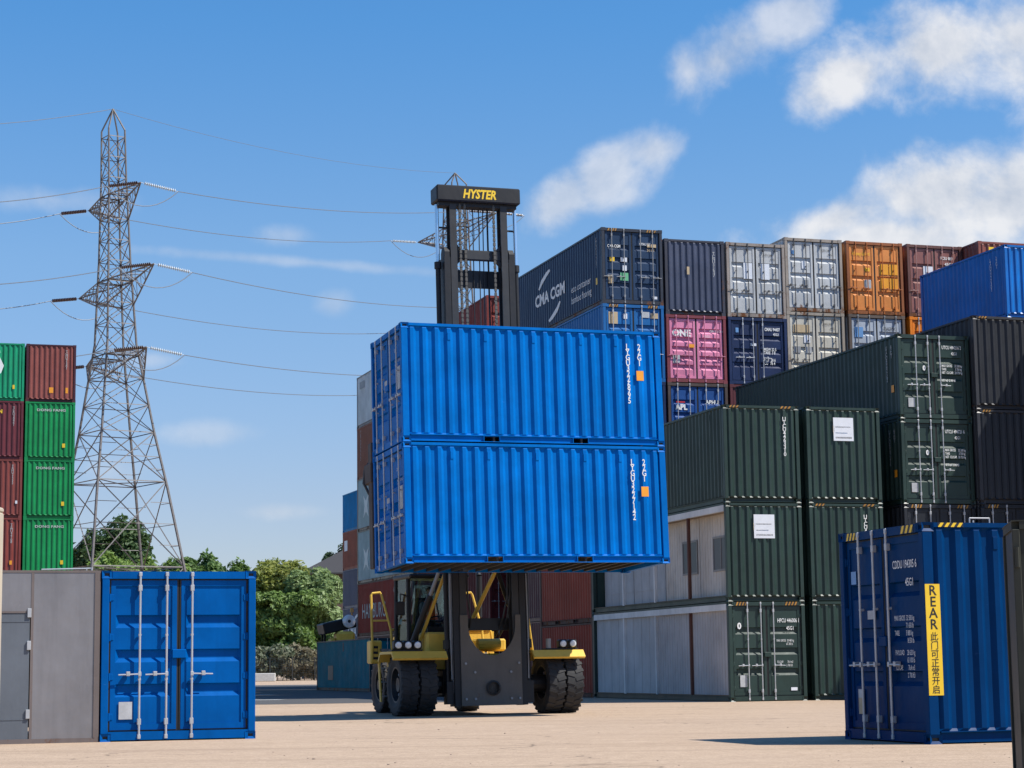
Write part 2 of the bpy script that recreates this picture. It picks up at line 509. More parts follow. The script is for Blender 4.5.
# colours
BRIGHT = (.000, .150, .52); LBLUE = (.000, .100, .37); RBLUE = (.000, .038, .140); DGREEN = (.022, .046, .038); GREEN = (.008, .26, .075)
TGREEN = (.008, .30, .14); REDB = (.19, .045, .032); MAROON = (.11, .028, .032); BROWN = (.19, .075, .045); NAVY = (.012, .026, .085)
CMAB = (.014, .040, .095); DGREY = (.062, .074, .12); WGREY = (.52, .53, .53); CREAM = (.57, .54, .46); ORANGE = (.70, .25, .055); PINK = (.74, .25, .40)
PALE = (.50, .58, .59); NIGHT = (.019, .022, .029); RUSTF = (.085, .06, .05); TEAL = (.006, .20, .26); MIDBLUE = (.008, .13, .38); APLB = (.010, .070, .26)

# ---- 1. the blue container at the left and the grey unit beside it
p = gcorner(3.59, 32.72)
container('bright blue container at the left with closed doors and three galvanised lock rods', p, 'door', L20, 2.655, LBLUE, near=True, rods='three', rust=.08,
          decals=[('box', 'door', -.93, .34, .21, .27, PALEGREY)], fade=.01)

def grey_unit():
    # plain steel site store with a flat panel and a personnel door
    gx = 3.57-2.438
    q = G(gx, 32.74)
    t = thing('steel_store', 'grey flat steel site store with rusty edges and a narrow door beside the blue container', 'steel store', (q.x, q.y, 0), YAW)
    g1 = paint((.245, .235, .24), .35, .34, .14, .35); g2 = paint((.115, .13, .15), .1, .45); rustm = paint((.16, .13, .12), .5, .7)
    m = MB()
    w, l, h = 2.438, 6.05, 2.66
    m.box(0, .06, 0, .06, 0, h); m.box(w-.06, w, 0, .06, 0, h); m.box(.06, w-.06, 0, .06, h-.035, h); m.box(.06, w-.06, 0, .06, 0, .07)
    m.box(0, .06, l-.06, l, 0, h); m.box(w-.06, w, l-.06, l, 0, h)
    for x in (0, w-.06): m.box(x, x+.06, .06, l-.06, h-.06, h); m.box(x, x+.06, .06, l-.06, 0, .1)
    m.box(1.38, 1.42, .002, .06, .07, h-.035); m.box(.40, 1.38, .002, .05, h-.66, h-.63)
    m.box(w-.085, w-.06, -.006, .04, .07, h-.035)
    build('frame', m, rustm, t)
    m = MB(); m.box(1.42, w-.085, .008, .02, .07, h-.035); build('wall_panel', m, g1, t)
    m = MB(); m.box(.06, 1.38, .008, .02, h-.63, h-.035); m.box(.06, .40, .008, .02, .07, h-.66); build('wall_panel', m, g1, t)
    m = MB(); m.box(.40, 1.365, .012, .05, .07, h-.665); m.box(.40, 1.365, .006, .012, .36, .375); m.box(.40, 1.365, .006, .012, h-.80, h-.785)
    d = build('door', m, g2, t)
    for z in (.45, 1.5, 2.0):
        m = MB(); m.cbox(1.325, 1.385, -.02, .011, z-.07, z+.07, .005); build('hinge', m, STEEL, d)
    m = MB(); m.box(.02, .03, .06, l-.06, .1, h-.06); m.box(w-.03, w-.02, .06, l-.06, .1, h-.06); m.box(.06, w-.06, l-.03, l-.02, .1, h-.06); build('wall_panel', m, g1, t)
    m = MB(); m.box(.06, w-.06, .06, l-.03, h-.03, h-.012); build('roof_panel', m, g1, t)
    m = MB(); m.tube((w-.13, .1, h-.012), (w-.13, .1, h+.05), .014, 6); m.tube((w-.2, .2, h-.012), (w-.2, .2, h+.04), .012, 6); m.tube((w-.9, .15, h+.02), (w-.13, .15, h+.04), .012, 6)
    build('roof_pipe', m, STEEL, t)
grey_unit()

# ---- 2. the two containers on the lift truck
M_li = Matrix.Translation((-2.28, 43.22, 3.27)) @ Matrix.Rotation(YAW+rad(1.86), 4, 'Z') @ Matrix.Rotation(rad(-2.46), 4, 'X') @ Matrix.Rotation(rad(-.26), 4, 'Y')
def litext(a, b): return [('text', 'px', 2.224, STD-.42, .185, vert(a), WHITEP, dict(line=.66, align='CENTER', bold=.015, xs=.8)),
                          ('text', 'px', 2.502, STD-.42, .185, vert('22G1'), WHITEP, dict(line=.66, align='CENTER', bold=.015, xs=.8)),
                          ('box', 'px', 2.42, STD-1.12, .17, .22, ORANGEST)] + b
doors = [('text', 'door', .5, 2.05, .10, '22G1', OLDWHITE), ('box', 'door', .62, 1.2, .3, .5, PALEGREY), ('box', 'door', -.3, 1.3, .2, .25, PALEGREY), ('text', 'door', .55, 1.8, .09, 'MAX GROSS\nTARE', OLDWHITE)]
container('bright blue container held up by the lift truck, upper of the two', None, 'left', L20, STD, BRIGHT, near=True, rods='four', rust=.1, rot=M_li @ Matrix.Translation((0, 0, STD+.006)),
          decals=litext('LYGU3226995', doors), fade=.01)
container('bright blue container held up by the lift truck, lower of the two', None, 'left', L20, STD, BRIGHT, near=True, rods='four', rust=.1, rot=M_li,
          decals=litext('LYGU3227142', doors), fade=.01)

# ---- 3. the blue container with the yellow sign at the right
p = gcorner(13.30, 24.15)
dk = [('text', 'door', .28, 2.32, .155, 'CDDU 194305 6', WHITEP, dict(xs=.62, bold=.01)), ('text', 'door', .62, 2.08, .15, '45G1', WHITEP, dict(xs=.7, bold=.01)),
      ('text', 'door', .28, 1.62, .10, 'MAX GROSS  32 500 kg\n                     71 650 lb\nTARE            3 880 kg\n                       8 550 lb', WHITEP, dict(xs=.55)),
      ('text', 'door', .28, 1.16, .10, 'PAYLOAD     28 620 kg\n                     63 100 lb\nCU.CAP.         76.4 m3\n                     2 700 ft3', WHITEP, dict(xs=.55)),
      ('box', 'door', -.96, 2.16, .15, .18, BLUEST), ('box', 'door', -.50, 1.66, .24, .12, PALEGREY), ('box', 'door', -.86, .36, .17, .22, BEIGEST), ('box', 'door', -.86, .58, .17, .12, PALEGREY),
      ('post', 'px', -L40/2+.012, .63, .215, 1.45, YELLOWST),
      ('ptext', 'px', -L40/2+.12, 1.935, .185, 'R\nE\nA\nR', BLACKP, dict(line=.80, align='CENTER', bold=.012)), ('ptext', 'px', -L40/2+.12, 1.350, .120, '此\n门\n可\n正\n常\n开\n启', BLACKP, dict(line=.955, align='CENTER', bold=.004))]
rb = container('dark blue container at the right with a yellow warning strip on its corner', p, 'left', L40, HC, RBLUE, near=True, rods='three', rust=.12, decals=dk,
          hazard=[('door', -.98, -.60, 4), ('door', .62, .98, 3), ('px', -L40/2+.24, -L40/2+.62, 4)], fade=.01)
m = MB(); y = -L40/2+.75
m.tube((W/2-.05, y+.05, HC), (W/2-.05, y+.05, HC+.03), .012, 6)
for a, b in (((0,0),(0,.07)), ((0,.07),(.3,.07)), ((.3,.07),(.3,0))):
    m.tube((W/2-.06, y+a[0], HC-.01+a[1]), (W/2-.06, y+b[0], HC-.01+b[1]), .010, 6)
build('lifting_loop', m, STEEL, rb)

# ---- 4. dark green stacks in the middle right
gf = (6.21, 60.04); gy_ = YAW-rad(.78)
notice = lambda u, z: [('box', 'end', u, z, .66, .70, WHITEST), ('box', 'end', u+.06, z+.07, .54, .05, PALEGREY), ('box', 'end', u+.06, z+.22, .4, .03, BLUEST), ('box', 'end', u+.06, z+.40, .5, .03, PALEGREY), ('box', 'end', u-.01, z+.25, .05, .2, BEIGEST)]
vtx = lambda u, s, H: [('text', 'end', u, H-.45, .17, vert(s), WHITEP, dict(line=.62, align='CENTER', bold=.015))]
vis = dict(frame=(.05, .06, .055), rough=.5)
gtop = container('dark green container with plain ribbed end, topmost of the stack over the white cabins', gf, 'end', L40, HC, DGREEN, z=2*HC, yaw=gy_, near=True, rust=.15, decals=vtx(.74, 'UTCU4463310', HC),
          hazard=[('end', -1.02, -.7, 3), ('end', .62, .98, 3)])

def cabin_container(z, level, label, ends, decals, hazard):
    """open-sided container with cabin walls set back under the roof rail on its left"""
    t = container(label, gf, ends, L40, HC, DGREEN, z=z, yaw=gy_, near=True, rust=.15, decals=decals, rods='three', hazard=hazard, sides=False)
    sgn = 1 if ends == 'end' else -1     # which local side looks left
    fb = 1 if ends == 'end' else -1      # local y of the end that looks at the camera
    body = paint(DGREEN, .15)
    link('side_panel', cached(('sd', L40, HC, -sgn), lambda: side_mesh(L40, HC, -sgn)), body, t)
    def bx(m, d0, d1, t0, t1, z0, z1, mi=0):   # d: depth in from the left face, t: metres away from the near end
        x0, x1 = sorted((sgn*(W/2-d0), sgn*(W/2-d1))); y0, y1 = sorted((fb*(L40/2-t0), fb*(L40/2-t1))); m.box(x0, x1, y0, y1, z0, z1, mi)
    wall = paint((.62, .57, .50), .06, .7) if level else paint((.46, .44, .43), .08, .7); grey2 = paint((.46, .46, .46), .1, .6)
    rail = paint((.70, .70, .68), .15, .6); rustm = paint((.12, .05, .035), .6, .7); soffit = paint((.36, .27, .19), .1, .8)
    dpt = .42 if level else .10
    m = MB(); bx(m, .0, .12, .16, 12.03, HC-.25, HC-.068); build('fascia', m, rail, t)
    m = MB(); bx(m, .12, dpt+.03, .16, 12.03, HC-.24, HC-.20); build('soffit', m, soffit, t)
    for k in range(4):
        a = .16+k*2.97; m = MB()
        mt = wall if k < 2 else grey2
        n = int(2.9/.1) if k < 2 else 8; st = 2.93/n
        for i in range(n):     # ribbed sheet
            bx(m, dpt+(.008 if i % 2 else 0), dpt+.03, a+.02+i*st, a+.02+(i+1)*st-.001, .17, HC-.241)
        w = build('wall_panel', m, mt, t)
        if level and k < 2:
            wn = MB(); c0 = a+(.62 if k == 0 else .16); zz = .95
            bx(wn, dpt-.03, dpt-.002, c0, c0+.06, zz, zz+1.05); bx(wn, dpt-.03, dpt-.002, c0+1.19, c0+1.25, zz, zz+1.05)
            bx(wn, dpt-.03, dpt-.002, c0+.06, c0+1.19, zz, zz+.06); bx(wn, dpt-.03, dpt-.002, c0+.06, c0+1.19, zz+.99, zz+1.05); bx(wn, dpt-.03, dpt-.004, c0+.60, c0+.64, zz+.06, zz+.99)
            wo = build('window', wn, paint((.25, .24, .23), .05), t)
            gl = MB(); bx(gl, dpt-.012, dpt-.008, c0+.06, c0+1.19, zz+.06, zz+.99); build('pane', gl, GLASS, wo)
            bl = MB()
            for i in range(15): bx(bl, dpt-.006, dpt-.003, c0+.07+i*.073, c0+.07+i*.073+.05, zz+.07, zz+.98)
            build('window_bars', bl, paint((.20, .20, .20), .1), wo)
        if level and k >= 2:
            m = MB(); bx(m, dpt-.012, dpt-.001, a+.05, a+2.9, .62, .66); build('trim', m, grey2, t)
    for k in range(1, 4):
        m = MB(); a = .16+k*2.97
        bx(m, .02, .11, a-.045, a+.045, .168, HC-.25); build('post', m, rail if k != 1 else rustm, t)
        if k == 3: continue
    return t
GLASS, nt, bs = new_mat('window_glass'); bs.inputs['Base Color'].default_value = (.10, .11, .12, 1); bs.inputs['Roughness'].default_value = .3
bs.inputs['Specular IOR Level'].default_value = .2
cabin_container(HC, 1, 'dark green container with white notice on its end and windowed cabin wall along its side', 'end', notice(-.33, HC-1.05), [])
gt = [('text', 'door', .34, 2.28, .17, 'HPCU 446006 1', WHITEP, dict(xs=.62, bold=.01)), ('text', 'door', .62, 2.06, .16, '45G1', WHITEP, dict(xs=.7, bold=.01)),
      ('text', 'door', .30, 1.72, .10, 'MAX GROSS  30 480 kg\n                    67 200 lb', WHITEP, dict(xs=.55)), ('text', 'door', .30, 1.10, .10, 'CU.CAP.        76.4 m3\n                   2 700 ft3', WHITEP, dict(xs=.55)),
      ('text', 'door', -.93, 2.10, .25, '0', WHITEP, dict(bold=.04)), ('box', 'door', -.88, .42, .22, .34, PALEGREY), ('box', 'door', .72, .30, .2, .09, WHITEST)]
cabin_container(0, 0, 'dark green container with lock rod doors on the ground, grey cabin panels along its side', 'door', gt, [('door', -.98, -.6, 4), ('door', .58, .98, 4)])
# second column
gf2 = gcorner(26.72, 55.25)
container('dark green container with white notice high on its end, topmost beside the cabin stack', gf2, 'end', L40, HC, DGREEN, z=2*HC, near=True, rust=.15, decals=notice(-.33, HC-1.02))
container('dark green ribbed container end with white vertical digits, middle of the narrow green stack', gf2, 'end', L40, HC, DGREEN, z=HC, near=True, rust=.15, decals=vtx(.62, 'UTCU4463321', HC), hazard=[('end', -1.02, -.7, 3), ('end', .55, .95, 3)])
container('dark green ribbed container end resting on the ground half behind the blue container', gf2, 'end', L40, HC, DGREEN, near=True, rust=.15)

# ---- 5. long green stack and black stack further right
def glt(a): return [('text', 'door', .30, STD-.42, .15, 'UTCU %s' % a, WHITEP, dict(xs=.66, bold=.01)), ('text', 'door', .62, STD-.60, .13, '42G1', WHITEP, dict(xs=.7, bold=.01)),
      ('text', 'door', .28, 1.62, .105, 'MAX GROSS\nTARE\nNET  CU.CAP.', WHITEP, dict(xs=.62, bold=.015)), ('text', 'door', .72, 1.62, .105, '32 500 kg\n 3 750 kg\n28 750 kg', WHITEP, dict(xs=.62, bold=.015)), ('text', 'door', .28, 1.17, .10, '67.7 m3  2 390 ft3', WHITEP, dict(xs=.62, bold=.02)),
      ('text', 'door', -.37, 1.50, .2, '0', WHITEP, dict(bold=.06)), ('box', 'door', -.90, .36, .22, .28, PALEGREY),
      ('text', 'nx', L40/2-.75, STD-.4, .16, vert('UTCU'+a.replace(' ', '')), OLDWHITE, VT), ('text', 'nx', L40/2-.45, STD-.4, .16, vert('42G1'), OLDWHITE, VT), ('box', 'nx', L40/2-.52, STD-1.75, .16, .22, ORANGEST)]
pg = gcorner(29.78, 55.1)
dkf = dict(rust=.2, rods='three', near=True, grooves=3)
container('long dark green container with white door markings, top of its stack under the open sky', pg, 'door', L40, STD, DGREEN, z=2*HC+STD, decals=glt('494216 2'), **dkf)
container('long dark green container with white door markings, second from top with a shadow across it', pg, 'door', L40, STD, DGREEN, z=2*HC, decals=glt('494721 6'), **dkf)
container('dark container with pale lock rods peeping over the blue container with the yellow strip', pg, 'door', L40, HC, NIGHT, z=HC, rods='four', near=True, hazard=[('door', -.98, -.6, 4), ('door', .58, .98, 4)])
HID = 'hidden container, covered by the stacks standing before it'
HG = 'containers hidden in the lower tiers'
def hidden(pos, zs, face='door', Lc=L40, cols=(REDB, NAVY, WGREY, MAROON, MIDBLUE)):
    for i, (z, h) in enumerate(zs): container(HID, pos, face, Lc, h, cols[i % 5], z=z, group=HG, parts=False)
hidden(pg, [(0, HC)])
pd = gcorner(32.22, 54.8)
container('black ribbed container at the right edge, half sunlit, topmost of the black stack', pd, 'end', L20, HC, NIGHT, z=3*HC, near=True, rust=.12, rough=.5, frame=(.04, .042, .05), hazard=[('end', -1.02, -.72, 3)])
container('black ribbed container lying in the shadow just under the half sunlit black one', pd, 'end', L20, HC, NIGHT, z=2*HC, near=True, rust=.1, frame=(.04, .042, .05), hazard=[('end', -1.02, -.72, 3)])
container('black container with shaded door rods at the right edge, low in the black stack', pd, 'door', L20, HC, NIGHT, z=HC, near=True, rods='four', hazard=[('door', -.98, -.6, 4)])
hidden(pd, [(0, HC)], 'end', L20)
pb = gcorner(37.83, 62.0)
container('strong blue ribbed container set alone on the highest tier at the right edge', pb, 'end', L20, STD, BRIGHT, z=5*STD, near=True, rust=.1,
          decals=[('text', 'px', 2.05, STD-.45, .17, vert('LYGU3227303'), WHITEP, VT), ('text', 'px', 2.45, STD-.45, .17, vert('22G1'), WHITEP, VT)], fade=.05)
hidden(pb, [(k*STD, STD) for k in range(5)], 'end', L20)
# stack that stands just outside the frame and throws the slanting shadow
pc = gcorner(36.6, 48.5)
for k in range(5): container('container in the stack just outside the frame that throws the slanting shadow', pc, 'end', L20, HC, [NIGHT, DGREEN, NAVY, DGREEN, NIGHT][k], z=k*HC, group='stack outside the frame', parts=False)

# ---- 6. back row
old = dict(rust=.42, frame=RUSTF)
pC = lambda gx, gy=70.7: gcorner(gx, gy)
arc1 = [(0,0), (.35,.5), (.95,.85), (1.35,.95), (1.45,.80), (1.0,.55), (.45,.2), (.12,-.1)]
cmadec = [('text', 'nx', -1.95, 1.18, .66, 'CMA CGM', WHITEP, dict(bold=.035, xs=1.22)), ('shape', 'nx', [(-1.5+x*1.05, 1.88+y*.62) for x, y in arc1], WHITEP), ('shape', 'nx', [(1.25-x*1.05, .90-y*.62) for x, y in arc1], WHITEP),
          ('text', 'nx', 2.55, 1.00, .40, 'eco container', WHITEP, dict(xs=1.0)), ('text', 'nx', 2.55, .56, .40, 'bamboo flooring', WHITEP, dict(xs=.86)),
          ('text', 'nx', 5.45, HC-.4, .17, vert('CMAU5523601'), OLDWHITE, VT), ('box', 'nx', 5.36, .82, .15, .25, YELLOWST)]
cd = [('box', 'door', -.95, .78, .18, .32, BEIGEST), ('box', 'door', -.48, .90, .32, .3, GREENST), ('box', 'door', -.9, 1.62, .2, .16, YELLOWST), ('box', 'door', -.45, 1.62, .25, .16, WHITEST), ('box', 'door', -.4, 1.28, .18, .2, WHITEST),
      ('text', 'door', -.98, 2.15, .16, 'CMA CGM', WHITEP, dict(bold=.02, xs=.7)), ('text', 'door', .3, 2.28, .15, 'CMAU 552', WHITEP, dict(xs=.7)), ('text', 'door', .6, 2.05, .14, '360 1', BEIGEST), ('box', 'door', .78, .24, .2, .1, WHITEST), ('box', 'door', .62, 2.22, .36, .12, BEIGEST)]
container('dark blue container with large white lettering on its long side, highest right of the mast', pC(26.02), 'door', L40, HC, CMAB, z=5*HC, grooves=4, decals=cmadec+cd, hazard=[('door', -.98, -.6, 4), ('door', .58, .98, 4)], rust=.3, frame=(.035, .04, .055), rodmat=DULL)
container('mid blue container directly under the lettered dark blue one', pC(26.02), 'door', L40, HC, MIDBLUE, z=4*HC, grooves=3, rust=.3, decals=[('box', 'door', -.98, HC-.75, .36, .45, BEIGEST), ('box', 'door', -.4, HC-.55, .16, .2, WHITEST), ('box', 'door', .35, HC-.48, .3, .22, PALEGREY), ('box', 'door', .7, HC-.5, .3, .2, BEIGEST)], hazard=[('door', -.98, -.6, 4), ('door', .58, .98, 4)])
hidden(pC(26.02), [(k*HC, HC) for k in range(4)], cols=((.15, .035, .03), MAROON, (.18, .05, .04), NAVY, MIDBLUE))
z1 = 4*HC
container('slate grey ribbed container end standing on the pink container', pC(28.54), 'end', L40, HC, DGREY, z=4*HC+STD, rust=.3, frame=(.05, .05, .065), decals=[('box', 'end', -.32, 1.55, .1, .3, BEIGEST), ('text', 'end', .78, HC-.55, .17, vert('TCNU51637'), OLDWHITE, VT)])
container('pink container with white lettering on its door, between grey and blue ones', pC(28.54), 'door', L40, STD, PINK, z=4*HC, grooves=5, rust=.3, frame=(.22, .05, .06), rodmat=paint((.60, .22, .33), .3),
          decals=[('text', 'door', -.97, 1.78, .34, 'ONE', WHITEP, dict(bold=.045, xs=1.05)), ('text', 'door', .55, 1.95, .13, 'ONEU 318', WHITEP), ('text', 'door', .3, 1.75, .13, '45G1', WHITEP), ('box', 'door', -.96, .75, .28, .3, PALEGREY), ('box', 'door', -.3, 1.35, .22, .13, ORANGEST)])
container('royal blue container with a small white and red door logo under the pink one', pC(28.54), 'door', L40, HC, APLB, z=3*HC, grooves=4, rust=.3, frame=RUSTF,
          decals=[('text', 'door', -.9, 1.88, .28, 'APL', WHITEP, dict(bold=.05)), ('box', 'door', -.88, 2.14, .36, .05, REDST), ('text', 'door', .32, 2.12, .2, 'APHU', WHITEP, dict(bold=.03)), ('text', 'door', .62, 1.85, .16, '45G1', WHITEP, dict(bold=.03))])
hidden(pC(28.54), [(k*HC, HC) for k in range(3)])
darkrod = paint((.10, .10, .10), .4)
wd = lambda k: [('box', 'door', -.5, 1.5, .36, .62, WHITEST), ('box', 'door', .22, 1.5, .36, .62, WHITEST), ('box', 'door', -.4, .95, .24, .26, PALEGREY)] if k == 0 else ([('box', 'door', -.5, 1.7, .22, .3, WHITEST), ('box', 'door', -.45, .98, .22, .28, DULL), ('box', 'door', -.92, 2.25, .14, .16, BLUEST)] if k == 1 else [('box', 'door', -.95, 1.3, .3, .25, DULL), ('box', 'door', -.45, 1.3, .26, .25, PALEGREY), ('box', 'door', -.95, 2.1, .7, .3, BEIGEST), ('box', 'door', -.5, 1.7, .26, .3, WHITEST)])
num = lambda s, m=None: [('text', 'door', .32, 2.42, .12, s, m or BLACKP, dict(xs=.75)), ('text', 'door', .62, 2.26, .11, '45G1', m or BLACKP)]
container('light grey weathered container with two white stickers on its doors, on the navy container', pC(31.07), 'door', L40, HC, WGREY, z=4*HC+STD, rodmat=darkrod, decals=wd(0)+num('SUDU 648'), rust=.42, frame=(.33, .28, .24))
container('navy container with pale lock rods under the light grey one with two white stickers', pC(31.07), 'door', L40, STD, NAVY, z=4*HC, rods='three', rust=.2,
          decals=[('text', 'door', .3, 2.1, .17, 'CMAU 94437', WHITEP, dict(bold=.03, xs=.66)), ('text', 'door', .65, 1.92, .14, '45G1', WHITEP, dict(bold=.02, xs=.8)), ('text', 'door', .25, 1.33, .16, 'MGW 32 5\nTARE  3 8', WHITEP, dict(bold=.02, xs=.7, line=.8)), ('text', 'door', .25, .92, .16, 'NET  28 6\nCU   76 4', WHITEP, dict(bold=.02, xs=.7, line=.8)), ('box', 'door', -.3, 1.5, .24, .1, WHITEST), ('box', 'door', -.9, 2.0, .12, .18, BLUEST)])
hidden(pC(31.07), [(k*HC, HC) for k in range(4)])
container('pale grey container with rust along its roof edge, on the cream container', pC(33.52), 'door', L40, HC, WGREY, z=5*HC, rodmat=darkrod, decals=wd(1)+num('TGBU 590'), rust=.5, frame=(.33, .28, .23))
container('cream white weathered container with small dark stickers under the pale grey one', pC(33.52), 'door', L40, HC, CREAM, z=4*HC, rodmat=darkrod, decals=wd(2)+num('HASU 411'), rust=.4, frame=(.36, .31, .25))
hidden(pC(33.52), [(k*HC, HC) for k in range(4)])
container('orange container with bright patched door panels, on the pale blue grey one', pC(36.14), 'door', L40, HC, ORANGE, z=5*HC, rodmat=paint((.45, .14, .03), .4), rust=.4, frame=(.30, .10, .03),
          decals=[('box', 'door', .22, 1.62, .38, .42, paint((.85, .36, .02), .05)), ('box', 'door', .64, 1.62, .36, .42, paint((.85, .36, .02), .05)), ('box', 'door', .22, 1.06, .38, .42, paint((.82, .34, .02), .05)), ('box', 'door', .64, 1.06, .36, .42, paint((.82, .34, .02), .05)), ('box', 'door', -.45, 1.05, .28, .34, PALEGREY), ('box', 'door', -.42, 1.72, .2, .14, YELLOWST), ('text', 'door', -.95, 2.35, .2, 'Hapag-Lloyd', YELLOWST, dict(xs=.75))])
container('pale blue grey container with a light blue sticker under the orange one', pC(36.14), 'door', L40, HC, (.40, .45, .52), z=4*HC, rust=.35, frame=(.13, .10, .08), rodmat=DULL, grooves=4, decals=[('box', 'door', -.95, 2.0, .36, .4, BLUEST), ('text', 'door', .3, 2.3, .2, 'MAERSK', BLACKP, dict(xs=.7))])
hidden(pC(36.14), [(k*HC, HC) for k in range(4)])
container('reddish brown container with white door markings next to the orange one', pC(38.78), 'door', L40, HC, (.26, .105, .09), z=5*HC, rust=.35, frame=(.14, .06, .045), rodmat=paint((.4, .22, .19), .3), decals=[('box', 'door', -.5, 1.42, .42, .62, WHITEST), ('text', 'door', .28, 2.34, .17, 'FCIU 883', WHITEP, dict(bold=.02, xs=.8)), ('text', 'door', .45, 2.1, .17, '45G1', WHITEP, dict(bold=.02))])
container('bright orange container showing a narrow corner beneath the reddish brown one', pC(38.78), 'door', L40, HC, (.75, .21, .01), z=4*HC, rust=.25, grooves=5, decals=[('box', 'door', -.9, 2.0, .5, .25, BEIGEST)])
hidden(pC(38.78), [(k*HC, HC) for k in range(4)])
container('rusty red brown container top showing above the strong blue one at the far right', pC(41.25, 69.5), 'end', L40, HC, (.23, .07, .05), z=5*HC, rust=.4, decals=[('box', 'end', -.75, HC-.42, .22, .2, YELLOWST)])
hidden(pC(41.25, 69.5), [(k*HC, HC) for k in range(5)])

# ---- 7. red stacks behind the truck
pr_ = gcorner(25.91, 85.24)
rz = [(k*HC, HC) for k in range(6)]
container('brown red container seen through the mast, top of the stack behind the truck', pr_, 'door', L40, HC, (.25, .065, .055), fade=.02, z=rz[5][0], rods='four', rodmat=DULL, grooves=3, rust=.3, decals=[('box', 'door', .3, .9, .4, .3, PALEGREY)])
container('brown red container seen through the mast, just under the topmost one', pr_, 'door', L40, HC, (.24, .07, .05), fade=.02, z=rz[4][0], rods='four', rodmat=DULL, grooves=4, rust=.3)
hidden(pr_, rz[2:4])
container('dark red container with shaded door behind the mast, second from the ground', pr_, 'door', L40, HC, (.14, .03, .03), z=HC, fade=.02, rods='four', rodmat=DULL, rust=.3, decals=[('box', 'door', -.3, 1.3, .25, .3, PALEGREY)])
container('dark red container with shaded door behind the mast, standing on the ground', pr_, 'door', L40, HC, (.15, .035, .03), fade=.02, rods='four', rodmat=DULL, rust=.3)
p2 = (6.21-12.215*math.sin(gy_)+.02, 60.04+12.215*math.cos(gy_))
container('brick red container on the ground behind the truck, beside the grey cabin panels', p2, 'door', L20, STD, (.33, .075, .05), fade=.02, yaw=gy_, rust=.3, frame=(.09, .05, .045))
container('brick red container stacked on another behind the right side of the truck', p2, 'door', L20, STD, (.35, .085, .055), z=STD, fade=.02, yaw=gy_, rust=.3, frame=(.09, .05, .045))
for k in (2, 3): container(HID, p2, 'door', L20, STD, REDB, z=k*STD, yaw=gy_, group=HG, parts=False)  # two unseen upper tiers, added to lengthen the ground shadow
hidden(gcorner(28.8, 86.5), [(k*HC, HC) for k in range(5)])  # unseen stack, added to close a gap in the ground shadow
hidden(gcorner(30.0, 112.3), [(k*HC, HC) for k in range(5)])  # another unseen stack, added so the shadow runs on farther back

# ---- 8. stacks to the left of the truck
ps = gcorner(26.3, 111.9-12.192)
zz = [0, HC, 2*HC, 3*HC, 4*HC, 5*HC]
container('pale grey container at the top of the stack left of the lifted blue pair', ps, 'door', L40, HC, (.74, .73, .72), z=zz[5], rust=.2, frame=(.22, .20, .20), decals=[('box', 'nx', -5.4, HC-.75, 1.1, .4, DULL)])
container('brown container with white vertical digits under the pale grey one', ps, 'door', L40, HC, (.40, .15, .095), z=zz[4], fade=.02, rust=.3, decals=[('text', 'nx', -5.2, HC-.4, .3, vert('TRLU51720'), OLDWHITE, VT)])
container('pale green grey container with a white star, upper of two alike', ps, 'door', L40, HC, PALE, z=zz[3], rust=.35, frame=(.2, .15, .1), decals=[('shape', 'nx', [(-4.0+.9*math.cos(a)*(1 if i % 2 else .35), 1.3+.9*math.sin(a)*(1 if i % 2 else .35)) for i, a in enumerate([k*math.pi/4 for k in range(8)])], WHITEP)])
container('pale green grey container with a white star, lower of two alike', ps, 'door', L40, HC, PALE, z=zz[2], rust=.35, frame=(.2, .15, .1), decals=[('shape', 'nx', [(-4.0+.9*math.cos(a)*(1 if i % 2 else .35), 1.3+.9*math.sin(a)*(1 if i % 2 else .35)) for i, a in enumerate([k*math.pi/4 for k in range(8)])], WHITEP)])
arc2 = [(2.2,2.5), (3.1,2.0), (3.7,1.3), (3.85,.9), (3.5,.9), (3.2,1.3), (2.7,1.8), (2.1,2.2)]
container('red container with large worn white lettering and arcs behind the truck ladder', ps, 'door', L40, HC, (.40, .055, .042), z=zz[1], fade=.02, rust=.25, frame=(.12, .05, .04),
          decals=[('text', 'nx', -5.0, .95, 1.15, 'HAMBURG', OLDWHITE, dict(xs=.98)), ('shape', 'nx', arc2, OLDWHITE), ('shape', 'nx', [(3.6,.75), (3.9,.75), (3.6,.3), (2.9,-.0+.3), (2.6,.3), (3.1,.5)], OLDWHITE)])
hidden(ps, [(0, HC)])
ps2 = gcorner(31.3, 137.5-12.192)
container('plain blue container at the top of the far left stack', ps2, 'door', L40, STD, (.002, .26, .55), z=4*STD, fade=.02, rust=.15)
container('brick brown container with a small white patch under the plain blue one', ps2, 'door', L40, STD, (.42, .13, .08), z=3*STD, fade=.02, rust=.3, decals=[('box', 'nx', -5.6, 1.3, .9, .7, WHITEST)])
container('dark navy container above the lettered navy one in the far stack', ps2, 'door', L40, STD, (.055, .075, .14), z=2*STD, rust=.3)
container('dark navy container with white lettering and arc in the far stack', ps2, 'door', L40, STD, (.055, .075, .14), z=STD, rust=.2, decals=[('text', 'nx', -4.6, .7, .9, 'CMA CGM', WHITEP, dict(bold=.03, xs=1.3)), ('shape', 'nx', [(-3.4+x*1.5, 1.6+y*.6) for x, y in arc1], WHITEP)])
hidden(ps2, [(0, STD)])
container('teal container on the ground left of the truck, dark vent low on its side', gcorner(23.49, 97.34), 'door', L40, STD, TEAL, fade=.02, rust=.3, frame=(.03, .07, .09), decals=[('box', 'nx', -3.3, .55, 1.2, .75, BLACKP), ('box', 'nx', .2, 2.0, .15, .45, BLACKP)])

